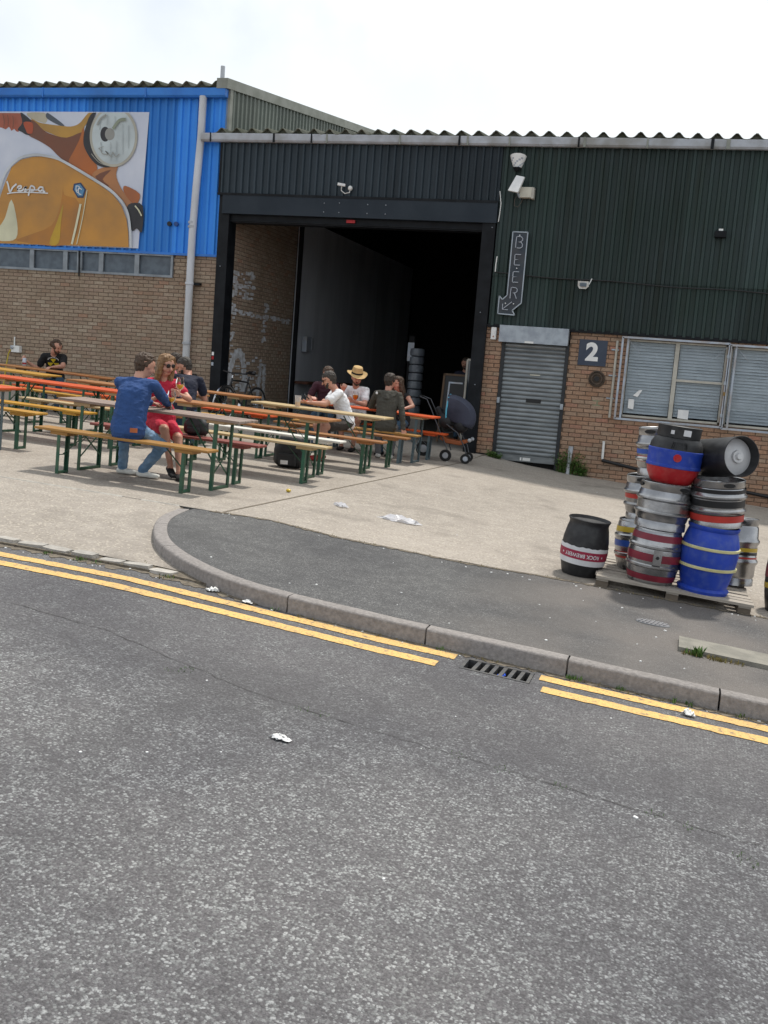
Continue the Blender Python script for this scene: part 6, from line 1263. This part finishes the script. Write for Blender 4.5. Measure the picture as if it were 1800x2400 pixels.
# front left stack
x, y = -.15, -9.68
cask('cask', 'steel cask with three maroon bands, bottom of the front left stack', x, y, PZ(x), firkin([(.06, .17, 'band_maroon'), (.42, .56, 'band_maroon'), (.80, .92, 'band_maroon')])+[('tape', [(0, 0)], 'label_white')][:0]+[('bung', bung('band_black', .235, .222), None), ('plate', lambda t: MB().box(-.035, .035, -.232, -.215, .17, .30).build('plate', 'keg_steel', t), None)], rot=(0, tilt, R(8)))
cask('keg', 'plain dented steel keg, middle of the front left stack', x+.03, y, PZ(x)+.462, keg(.385, .222), rot=(0, tilt, .4), cat='keg')
t = cask('cask', 'black blue and red plastic cask on top of the front left stack', x+.075, y+.01, PZ(x)+.85, [
    ('base', [(0, .02), (.15, .02), (.165, 0), (.19, .02), (.225, .09), (.238, .15)], 'cask_red'), ('belt', [(.238, .15), (.246, .155), (.246, .175), (.240, .18), (.242, .22), (.243, .28), (.246, .295), (.246, .315), (.240, .32)], 'cask_blue'),
    ('shoulder', [(.240, .32), (.232, .37), (.21, .41), (.185, .43)], 'cask_black'), ('collar', [(.18, .425), (.192, .43), (.196, .52), (.20, .535), (.19, .54), (.18, .53), (.17, .45), (0, .44)], 'cask_black'), ('bung', bung('cask_red', .25, .240, .035), None),
    ('label', lambda t: [MB().box(a, a+.065, -.1975, -.190, .455, .51).build('label', 'label_white', t) for a in (.02,)], None), ('label', lambda t: MB().box(-.09, -.06, -.186, -.176, .46, .495).build('label', 'label_white', t), None)], rot=(0, tilt, R(6))); t.scale = (.92, .92, .90)
for i in range(9): MB().bar((-.07+.0175*i, -.236, .335), (-.06+.015*i, -.225, .395), .004, .012).build('grip_rib', 'cask_black', t)
# front right stack
x, y = .285, -9.66
cask('cask', 'bright blue plastic cask with two pale yellow hoops', x, y, PZ(x), [('body', [(0, .01), (.205, .0), (.215, .03), (.19, .05), (.205, .10), (.228, .22), (.238, .33), (.232, .42), (.212, .49), (.198, .53), (.21, .545), (.212, .565), (.2, .57), (.19, .54), (0, .53)], 'cask_blue'), ('hoop', [(.229, .21), (.243, .215), (.243, .232), (.231, .237)], 'hoop_yellow'), ('hoop', [(.235, .375), (.245, .38), (.245, .397), (.233, .402)], 'hoop_yellow')])
cask('keg', 'chrome keg with black and red bands on the blue cask', x+.045, y, PZ(x)+.572, keg(.39, .222, [(.13, .27, 'band_red'), (.44, .58, 'band_black'), (.74, .82, 'band_black')], 'keg_steel'), cat='keg')
ax = Vector((.52, -.80, .12)).normalized(); rm_ = ax.to_track_quat('Z', 'Y').to_matrix().to_4x4()
t = thing('keg', (x-.02, y+.10, PZ(x)+.962+.160), 'black keg lying on its side on the chrome keg, pale end showing', 'keg', 'casks and kegs by the pavement'); t.rotation_euler = rm_.to_euler()
MB().lathe([(0, -.20), (.15, -.20), (.162, -.18), (.165, .30), (.168, .36), (.163, .362), (.157, .30), (.15, .27)], 36).build('body', 'cask_black', t, smooth=True)
MB().lathe([(0, .30), (.09, .292), (.153, .268)], 28).build('end', 'cap_white', t, smooth=True); MB().lathe([(0, .335), (.022, .335), (.03, .315), (.032, .318), (.05, .318), (.055, .29)], 20).build('spear', 'cap_white', t, smooth=True)
# stacks behind
x, y = -.26, -9.22
cask('cask', 'steel cask with yellow and blue bands behind the maroon banded cask', x, y, PZ(x), firkin([(.25, .38, 'band_red'), (.48, .60, 'band_blue'), (.76, .86, 'band_yellow')]))
cask('keg', 'steel keg in the middle of the back left stack', x+.02, y, PZ(x)+.462, keg(.40, .20, [(.5, .6, 'band_red')]), cat='keg')
cask('keg', 'slim steel keg with blue and red bands topping the back left stack', x+.06, y, PZ(x)+.865, keg(.42, .18, [(.30, .42, 'band_red'), (.46, .56, 'band_blue')]), cat='keg')
x, y = .56, -9.02
cask('keg', 'tall steel keg with yellow black and red stripes behind the blue cask', x, y, PZ(x), keg(.60, .18, [(.46, .50, 'band_black'), (.51, .565, 'band_yellow'), (.38, .43, 'band_red')]), cat='keg')
x, y = 1.0, -9.46
cask('cask', 'dark cask with a yellow band at the right picture edge', x, y, g(x)+.002, firkin([(.36, .44, 'band_yellow'), (.52, .70, 'band_maroon')], .58, .175, .205, 'band_black', False))
# the lone black cask with its paper band
x, y = -.755, -9.53
bc = cask('cask', 'black plastic cask with a white and crimson paper band, standing alone', x, y, g(x)+.002, [('body', [(0, .01), (.155, .0), (.165, .02), (.190, .12), (.203, .22), (.200, .32), (.182, .42), (.172, .455), (.173, .475), (.186, .502), (.180, .508), (.165, .48), (.0, .455)], 'cask_black')], rot=(R(1), tilt+R(1), 0))
rz = lambda z: .203-.55*(z-.25)**2*1.1+.0035
def wrap(name, z0, z1, m, d=0., jag=0):
    b = MB(); n = 48
    for i in range(n):
        a = 2*math.pi*i/n; zt = z1+(random.uniform(-jag, jag) if jag else 0)
        for z in (z0, (z0+z1)/2, zt): b.v.append(((rz(z)+d)*math.cos(a), (rz(z)+d)*math.sin(a), z))
    for i in range(n):
        for j in range(2): b.f.append((i*3+j, ((i+1) % n)*3+j, ((i+1) % n)*3+j+1, i*3+j+1)); b.m.append(0)
    return b.build(name, m, bc, smooth=True)
mat('band_crimson', (.34, .02, .06), .5, c2=(.28, .018, .05), ns=6)
wrap('paper_band', .115, .275, 'label_white', 0, .006); wrap('crimson_band', .165, .240, 'band_crimson', .0015)
def onband(u, v): a = -math.pi/2+.02+u/.205; z = .2025+v; r_ = rz(z)+.003; return (r_*math.cos(a), r_*math.sin(a), z)
text_mesh('ROCK BREWERY', .046, 'label_white', bc, lambda px, py: onband(-px*.92, -py), 'lettering', bold=.0008)
for u in (-.19, .19, .28): MB().quad(*[onband(u+.013*(1 if k_ % 2 == 0 else .42)*math.sin(math.pi*k_/5), .013*(1 if k_ % 2 == 0 else .42)*math.cos(math.pi*k_/5)) for k_ in range(10)]).build('star', 'label_white', bc)
# ------------------------------------------------------------------ bicycle by the doorway
mat('tyre', (.02, .02, .02), .8); mat('bike_black', (.015, .015, .017), .35); mat('chrome', (.6, .6, .62), .2, metal=1)
fw, rw = Vector((-8.55, -.66, 0)), Vector((-8.36, .34, 0)); dv = (rw-fw); dv.normalize()
bk = thing('bicycle', (-8.37, -.17, g(-8.37, -.2)), 'black bicycle with chrome front mudguard parked by the left door post', 'bicycle', rot=(R(4), 0, math.atan2(dv.y, dv.x)))
def wheel(cx, nm='wheel'):
    w_ = MB(); n = 32
    pts = [(cx+.335*math.cos(2*math.pi*i/n), 0, .335+.335*math.sin(2*math.pi*i/n)) for i in range(n+1)]; w_.tube(pts, .017, 8, cap=False); o = w_.build(nm, 'tyre', bk, smooth=True)
    r_ = MB(); r_.tube([(cx+.312*math.cos(2*math.pi*i/n), 0, .335+.312*math.sin(2*math.pi*i/n)) for i in range(n+1)], .009, 6, cap=False); r_.build('rim', 'chrome', o, smooth=True)
    sp_ = MB()
    for i in range(20): a = 2*math.pi*i/20; sp_.bar((cx, (.02 if i % 2 else -.02), .335), (cx+.31*math.cos(a), 0, .335+.31*math.sin(a)), .0025, .0025)
    tag(sp_.build('spokes', 'chrome', o), kind='stuff'); MB().tube([(cx, -.04, .335), (cx, .04, .335)], .02, 10).build('hub', 'chrome', o)
wheel(-.515); wheel(.515)
T_ = lambda a, b_, r_=.016, nm='tube', m='bike_black': MB().tube([a, b_], r_, 10).build(nm, m, bk, smooth=True)
T_((-.515, 0, .335), (-.40, 0, .70), .014, 'fork'); T_((-.40, 0, .70), (-.355, 0, .84), .02, 'head_tube'); T_((-.36, 0, .80), (.17, 0, .77), .016, 'top_tube'); T_((-.39, 0, .72), (.05, 0, .30), .018, 'down_tube'); T_((.05, 0, .30), (.20, 0, .88), .016, 'seat_tube'); T_((.05, 0, .30), (.515, 0, .335), .011, 'chain_stay'); T_((.18, 0, .78), (.515, 0, .335), .010, 'seat_stay')
MB().tube([(-.355, 0, .84), (-.345, 0, .90), (-.38, 0, .93)], .014, 8).build('stem', 'chrome', bk, smooth=True); MB().tube([(-.28, -.28, .95), (-.36, -.2, .95), (-.38, 0, .93), (-.36, .2, .95), (-.28, .28, .95)], .013, 8).build('handlebar', 'bike_black', bk, smooth=True)
organic('saddle', [(Vector((.28, -.05, .955)), Vector((.28, .05, .955)), .04, .04, 0), (Vector((.27, 0, .955)), Vector((.08, 0, .95)), .035, .02, 0)], ['bike_black'], Vector((0, 0, 0)), parent=bk, voxel=.01)
MB().tube([(-.515+.36*math.cos(R(a)), 0, .335+.36*math.sin(R(a))) for a in range(20, 200, 12)], .016, 6).build('mudguard', 'chrome', bk, smooth=True)
MB().tube([(.05, -.03, .30), (.05, .03, .30)], .085, 16).build('chainset', 'chrome', bk); MB().bar((.05, -.06, .30), (.05, -.06, .13), .02, .012).bar((.05, -.06, .13), (.05, -.13, .13), .05, .015).build('crank', 'bike_black', bk)
# ------------------------------------------------------------------ pram
mat('pram_fabric', (.050, .056, .088), .75, c2=(.04, .045, .07), ns=5, bump=.3, bs=15); mat('pram_black', (.014, .014, .016), .7); mat('pram_leather', (.36, .10, .03), .55, c2=(.28, .075, .022)); mat('gunmetal', (.10, .105, .115), .35, metal=.7); mat('pram_piping', (.10, .45, .62), .5)
pr_ = thing('pram', (-3.86, -1.62, g(-3.86, -1.6)), 'pram with a grey blue canopy and tan basket beside the door post', 'pram', rot=(0, R(2.5), R(6)))
# x: towards the right, canopy closed towards the right
b = MB(); n, k = 10, 9
for i in range(n+1):
    t_ = i/n; a = R(96-122*t_)
    for j in range(k+1):
        s_ = j/k*2-1; rr = 1-.16*abs(s_)**3; wx = .46*math.cos(a)*rr; wz = .37*math.sin(a)*rr
        b.v.append((-.02+wx+.03*math.sin(5*t_)*0, s_*.215, .745+wz))
for i in range(n):
    for j in range(k): b.f.append((i*(k+1)+j, (i+1)*(k+1)+j, (i+1)*(k+1)+j+1, i*(k+1)+j+1)); b.m.append(0)
for sgn, js in ((-1, 0), (1, k)):
    c = len(b.v); b.v.append((-.03, sgn*.21, .70))
    for i in range(n): b.f.append((c, i*(k+1)+js, (i+1)*(k+1)+js)); b.m.append(0)
cn = b.build('canopy', 'pram_fabric', pr_, smooth=True); cn.modifiers.new('s', 'SOLIDIFY').thickness = .012
MB().tube([(-.04, -.218, .66), (-.055, -.22, .85), (-.045, -.20, 1.06), (-.04, 0, 1.115), (-.045, .20, 1.06), (-.055, .22, .85), (-.04, .218, .66)], .012, 8).build('piping', 'pram_piping', cn, smooth=True)
MB().tube([(.10, -.19, 1.02), (.10, -.1, 1.075), (.10, .1, 1.075), (.10, .19, 1.02)], .008, 6).tube([(.27, -.17, .93), (.28, 0, .97), (.27, .17, .93)], .007, 6).build('seam', 'pram_fabric', cn)
organic('seat', [(Vector((-.05, -.12, .66)), Vector((-.05, .12, .66)), .13, .13, 0), (Vector((.2, -.1, .62)), Vector((.2, .1, .62)), .13, .13, 0), (Vector((-.18, -.1, .82)), Vector((-.18, .1, .82)), .05, .05, 0), (Vector((-.1, -.1, .7)), Vector((-.2, -.1, .85)), .06, .05, 0)], ['pram_black'], Vector((0, 0, 0)), parent=pr_, voxel=.016)
MB().box(-.12, -.02, -.16, .16, .60, .66).build('cushion', 'cask_red', pr_, bevel=.02)
b = MB(); b.prism([(-.12, .36), (.0, .30), (.24, .29), (.36, .35), (.34, .40), (.2, .36), (.0, .38), (-.08, .43)], lambda p: (p[0], -.17, p[1]), lambda p: (p[0], .17, p[1])); b.build('basket', 'pram_leather', pr_, bevel=.015)
for s_ in (-1, 1):
    y = s_*.235
    MB().tube([(-.52, y, 1.02), (-.40, y, .99), (-.32, y, .86), (-.22, y, .68), (-.10, y, .46), (.02, y, .26), (.06, y, .16)], .010, 8).build('frame_tube', 'gunmetal', pr_, smooth=True)
    MB().tube([(-.02, y, .62), (.18, y, .50), (.33, y, .28), (.37, y, .16)], .010, 8).build('frame_tube', 'gunmetal', pr_, smooth=True)
    MB().tube([(-.30, y, .35), (-.12, y, .45), (.1, y, .5)], .011, 8).build('frame_tube', 'bike_black', pr_, smooth=True)
    for cx, r_ in ((.37, .085), (-.42 if s_ > 0 else .03, .10 if s_ < 0 else .13)):
        w_ = MB().lathe([(r_*.55, -.022), (r_*.94, -.022), (r_, -.012), (r_, .012), (r_*.94, .022), (r_*.55, .022)], 24, M=Matrix.Translation((cx, y, r_)) @ Matrix.Rotation(R(90), 4, 'X')).build('wheel', 'tyre', pr_, smooth=True)
        MB().lathe([(0, -.025), (r_*.5, -.018), (r_*.56, 0), (r_*.5, .018), (0, .025)], 18, M=Matrix.Translation((cx, y, r_)) @ Matrix.Rotation(R(90), 4, 'X')).build('rim', 'gutter_grey', w_, smooth=True)
    MB().ball((.40, y, .40), .035, 10).build('hub_cap', 'gutter_grey', pr_, smooth=True)
MB().tube([(-.52, -.235, 1.02), (-.545, 0, 1.03), (-.52, .235, 1.02)], .016, 8).build('handle', 'pram_black', pr_, smooth=True)
# ------------------------------------------------------------------ things inside the doorway
fz = g(-5.5, 0)
t = thing('wrapped_stack', (-5.55, 2.4, fz), 'tall stack of plastic wrapped cups standing inside the dark doorway', 'stack')
mat('wrap_plastic', (.13, .15, .17), .3, c2=(.09, .10, .12), ns=6, bump=.8, bs=10)
for i in range(8): MB().lathe([(.10, 0), (.15, .02), (.155, .09), (.145, .16), (.10, .17)], 20, M=Matrix.Translation((0, 0, .45+.17*i))).build('cup_pack', 'wrap_plastic', t, smooth=True)
MB().box(-.25, .25, -.25, .25, 0, .45).build('crate', 'inside_floor', t)
t = thing('menu_board', (-4.42, 1.0, fz), 'wooden framed chalk board standing inside the doorway', 'board', rot=(R(-8), 0, 0))
mat('frame_wood', (.10, .055, .025), .6)
for a, c in (((-.24, .0), (-.20, 1.35)), ((.20, .0), (.24, 1.35)), ((-.24, 1.31), (.24, 1.35)), ((-.24, .30), (.24, .34))): MB().box(a[0], c[0], -.02, .02, a[1], c[1]).build('frame_bar', 'frame_wood', t)
MB().box(-.20, .20, -.005, .01, .34, 1.31).build('slate', 'black', t)
MB().box(-.12, .16, -.012, -.006, 1.16, 1.19).box(-.12, -.09, -.012, -.006, .6, 1.16).build('chalk_line', 'steel_white', t)
t = thing('glass_door', (-3.98, .55, fz), 'open white framed glass door leaf just inside the right door post', 'door')
for x in (-.09, .06): MB().box(x-.018, x+.018, -.02, .02, .0, 1.62).build('stile', 'window_frame', t)
for z in (.02, 1.60): MB().box(-.09, .06, -.015, .015, z, z+.04).build('rail', 'window_frame', t)
MB().box(-.072, .042, -.004, .004, .06, 1.6).build('pane', 'glass_dark', t)
t = thing('control_box', (-8.78, 4.25, .50), 'pale control box on the grey inside wall of the doorway', 'control box')
MB().box(0, .12, -.22, .10, -.18, .18).build('body', 'steel_white', t, bevel=.01); MB().box(0.0, .10, .18, .32, -.12, .16).build('switch', 'gutter_grey', t, bevel=.01)
t = thing('steel_column', (-5.95, 3.4, fz), 'slim grey column deep inside the dark doorway', 'column'); MB().box(-.06, .06, -.06, .06, 0, 2.1).build('shaft', 'inside_dark', t); MB().box(-.07, .07, -.075, -.06, 1.55, 1.95).build('plate', 'steel_white', t)
# ------------------------------------------------------------------ plants at the wall foot
def weed_clump(x0, x1, y, hmax, n, label, leaf=.05, seed=1):
    rr = random.Random(seed); t = thing('weed_clump', ((x0+x1)/2, y, g((x0+x1)/2, y)), label, 'plant'); o0 = t.location; st = MB(); lf = MB()
    for _ in range(n):
        x = rr.uniform(x0, x1)-o0.x; yy = rr.uniform(-.10, .06); zb = g(x+o0.x, y)-o0.z; hh = hmax*rr.uniform(.35, 1)*(1-abs((x*2/(x1-x0)))**2*.5); lx, ly = rr.uniform(-.10, .10), rr.uniform(-.10, .02)
        st.tube([(x, yy, zb), (x+lx*.4, yy+ly*.4, zb+hh*.6), (x+lx, yy+ly, zb+hh)], [.004, .003, .002], 5)
        for _ in range(10):
            f = rr.uniform(.15, 1); p = Vector((x+lx*f, yy+ly*f, zb+hh*f)); a = rr.uniform(0, 6.28); e = rr.uniform(-.5, .7); d = Vector((math.cos(a)*math.cos(e), math.sin(a)*math.cos(e), math.sin(e))); s_ = d.cross(Vector((0, 0, 1))).normalized(); L_ = leaf*rr.uniform(.6, 1.3)
            lf.quad(p, p+d*L_*.4+s_*L_*.28, p+d*L_-Vector((0, 0, L_*.2)), p+d*L_*.4-s_*L_*.28)
    st.build('stem', 'grass', t); lf.build('leaves', 'grass', t)
weed_clump(-2.16, -1.62, -.08, .50, 55, 'leafy green weed clump at the wall right of the shutter door', .065, 2)
weed_clump(-3.42, -3.16, -.10, .13, 40, 'low green grass tuft left of the shutter door', .04, 3)
t = thing('post_stub', (-1.93, -.14, g(-1.93)), 'short pale pipe stub standing among the weeds', 'pipe'); MB().tube([(0, 0, 0), (.01, 0, .38)], .035, 10).build('pipe', 'pipe_white', t, smooth=True); MB().tube([(.01, 0, .38), (.015, 0, .50)], .042, 10).build('collar', 'gutter_grey', t, smooth=True)
# ------------------------------------------------------------------ litter
mat('film', (.75, .76, .80), .25, alpha=.6, c2=(.6, .6, .65), ns=8, bump=.6, bs=12)
def crumple(name, x, y, z, L_, W_, h_, m, label, rot, seed, n=12):
    rr = random.Random(seed); b = MB(); k = 6
    for i in range(n+1):
        for j in range(k+1):
            u, v = i/n*2-1, j/k*2-1; e = 1-.35*rr.random()*(abs(u) > .8 or abs(v) > .8); w2 = W_*(1-.6*abs(u)**3)
            b.v.append((u*L_/2*e, v*w2/2*e+rr.uniform(-.01, .01), max(.004, h_*(1-u*u)*(1-v*v)*rr.uniform(.2, 1)+.006)))
    for i in range(n):
        for j in range(k): b.f.append((i*(k+1)+j, (i+1)*(k+1)+j, (i+1)*(k+1)+j+1, i*(k+1)+j+1)); b.m.append(0)
    o = b.build(name, m, smooth=True); o.location = (x, y, z); o.rotation_euler = (0, tilt, rot); return tag(o, label, 'litter')
crumple('plastic_bag', -2.66, -8.70, g(-2.66)+.005, .52, .22, .07, 'film', 'crumpled pale plastic bag lying on the concrete yard', R(-6), 4)
crumple('plastic_film', -3.36, -8.52, g(-3.36)+.005, .14, .30, .05, 'film', 'small clear plastic film left of the plastic bag', R(40), 5)
crumple('tissue', -1.60, -14.44, g(-1.60)-ROAD+.004, .115, .05, .02, 'litter_white', 'white crumpled tissue lying alone on the road', R(-8), 6)
crumple('paper_scrap', .20, -12.66, g(.2)-ROAD+.008, .085, .05, .035, 'litter_white', 'white paper scrap between the right yellow lines', R(-12), 7)
crumple('paper_scrap', -2.95, -12.36, g(-2.95)-ROAD+.004, .10, .06, .03, 'litter_white', 'white paper scrap at the foot of the curved kerb', R(10), 8)
crumple('paper_scrap', -2.66, -12.44, g(-2.66)-ROAD+.004, .10, .05, .02, 'litter_white', 'torn pale paper beside the curved kerb near the yellow lines', R(-20), 9)
o = MB().ball((0, 0, .02), .025, 10, (1.2, 1, .8)).build('lemon_peel', 'band_yellow', smooth=True); o.location = (-4.10, -8.15, g(-4.1)); tag(o, 'small yellow scrap on the yard near the benches', 'litter')
rr = random.Random(11); b = MB()
def bit(x, y, z):
    s_ = rr.uniform(.004, .013); a = rr.uniform(0, 6); b.cbox((x, y, z+s_*.25), (s_*rr.uniform(.7, 1.8), s_, s_*.5), Matrix.Rotation(a, 3, 'Z'))
for _ in range(34): x = rr.uniform(-5.5, 1.2); bit(x, -12.40+rr.uniform(-.10, -.045) if x > -2.6 else -12.33+rr.uniform(-.05, .05), g(x)-ROAD)
for _ in range(24): x = rr.uniform(-4, 1.2); bit(x, edge_y(x)-rr.uniform(.02, .28), g(x)+.002)
for _ in range(40): x = rr.uniform(-7, 1); y = rr.uniform(-9.7, -1); bit(x, y, g(x, y)+.002)
for _ in range(25): x = rr.uniform(-3.4, 1); bit(x, rr.uniform(-12.2, -10.1), g(x)+.002)
for _ in range(14): x = rr.uniform(-2.5, 1); bit(x, rr.uniform(-16, -13), g(x)-ROAD)
tag(b.build('litter_specks', 'litter_white'), 'tiny pale litter specks scattered over yard, pavement and gutter', 'litter', kind='stuff')
sc.cycles.max_bounces = 6; sc.cycles.diffuse_bounces = 3; sc.cycles.glossy_bounces = 3; sc.cycles.transmission_bounces = 6; sc.cycles.transparent_max_bounces = 12
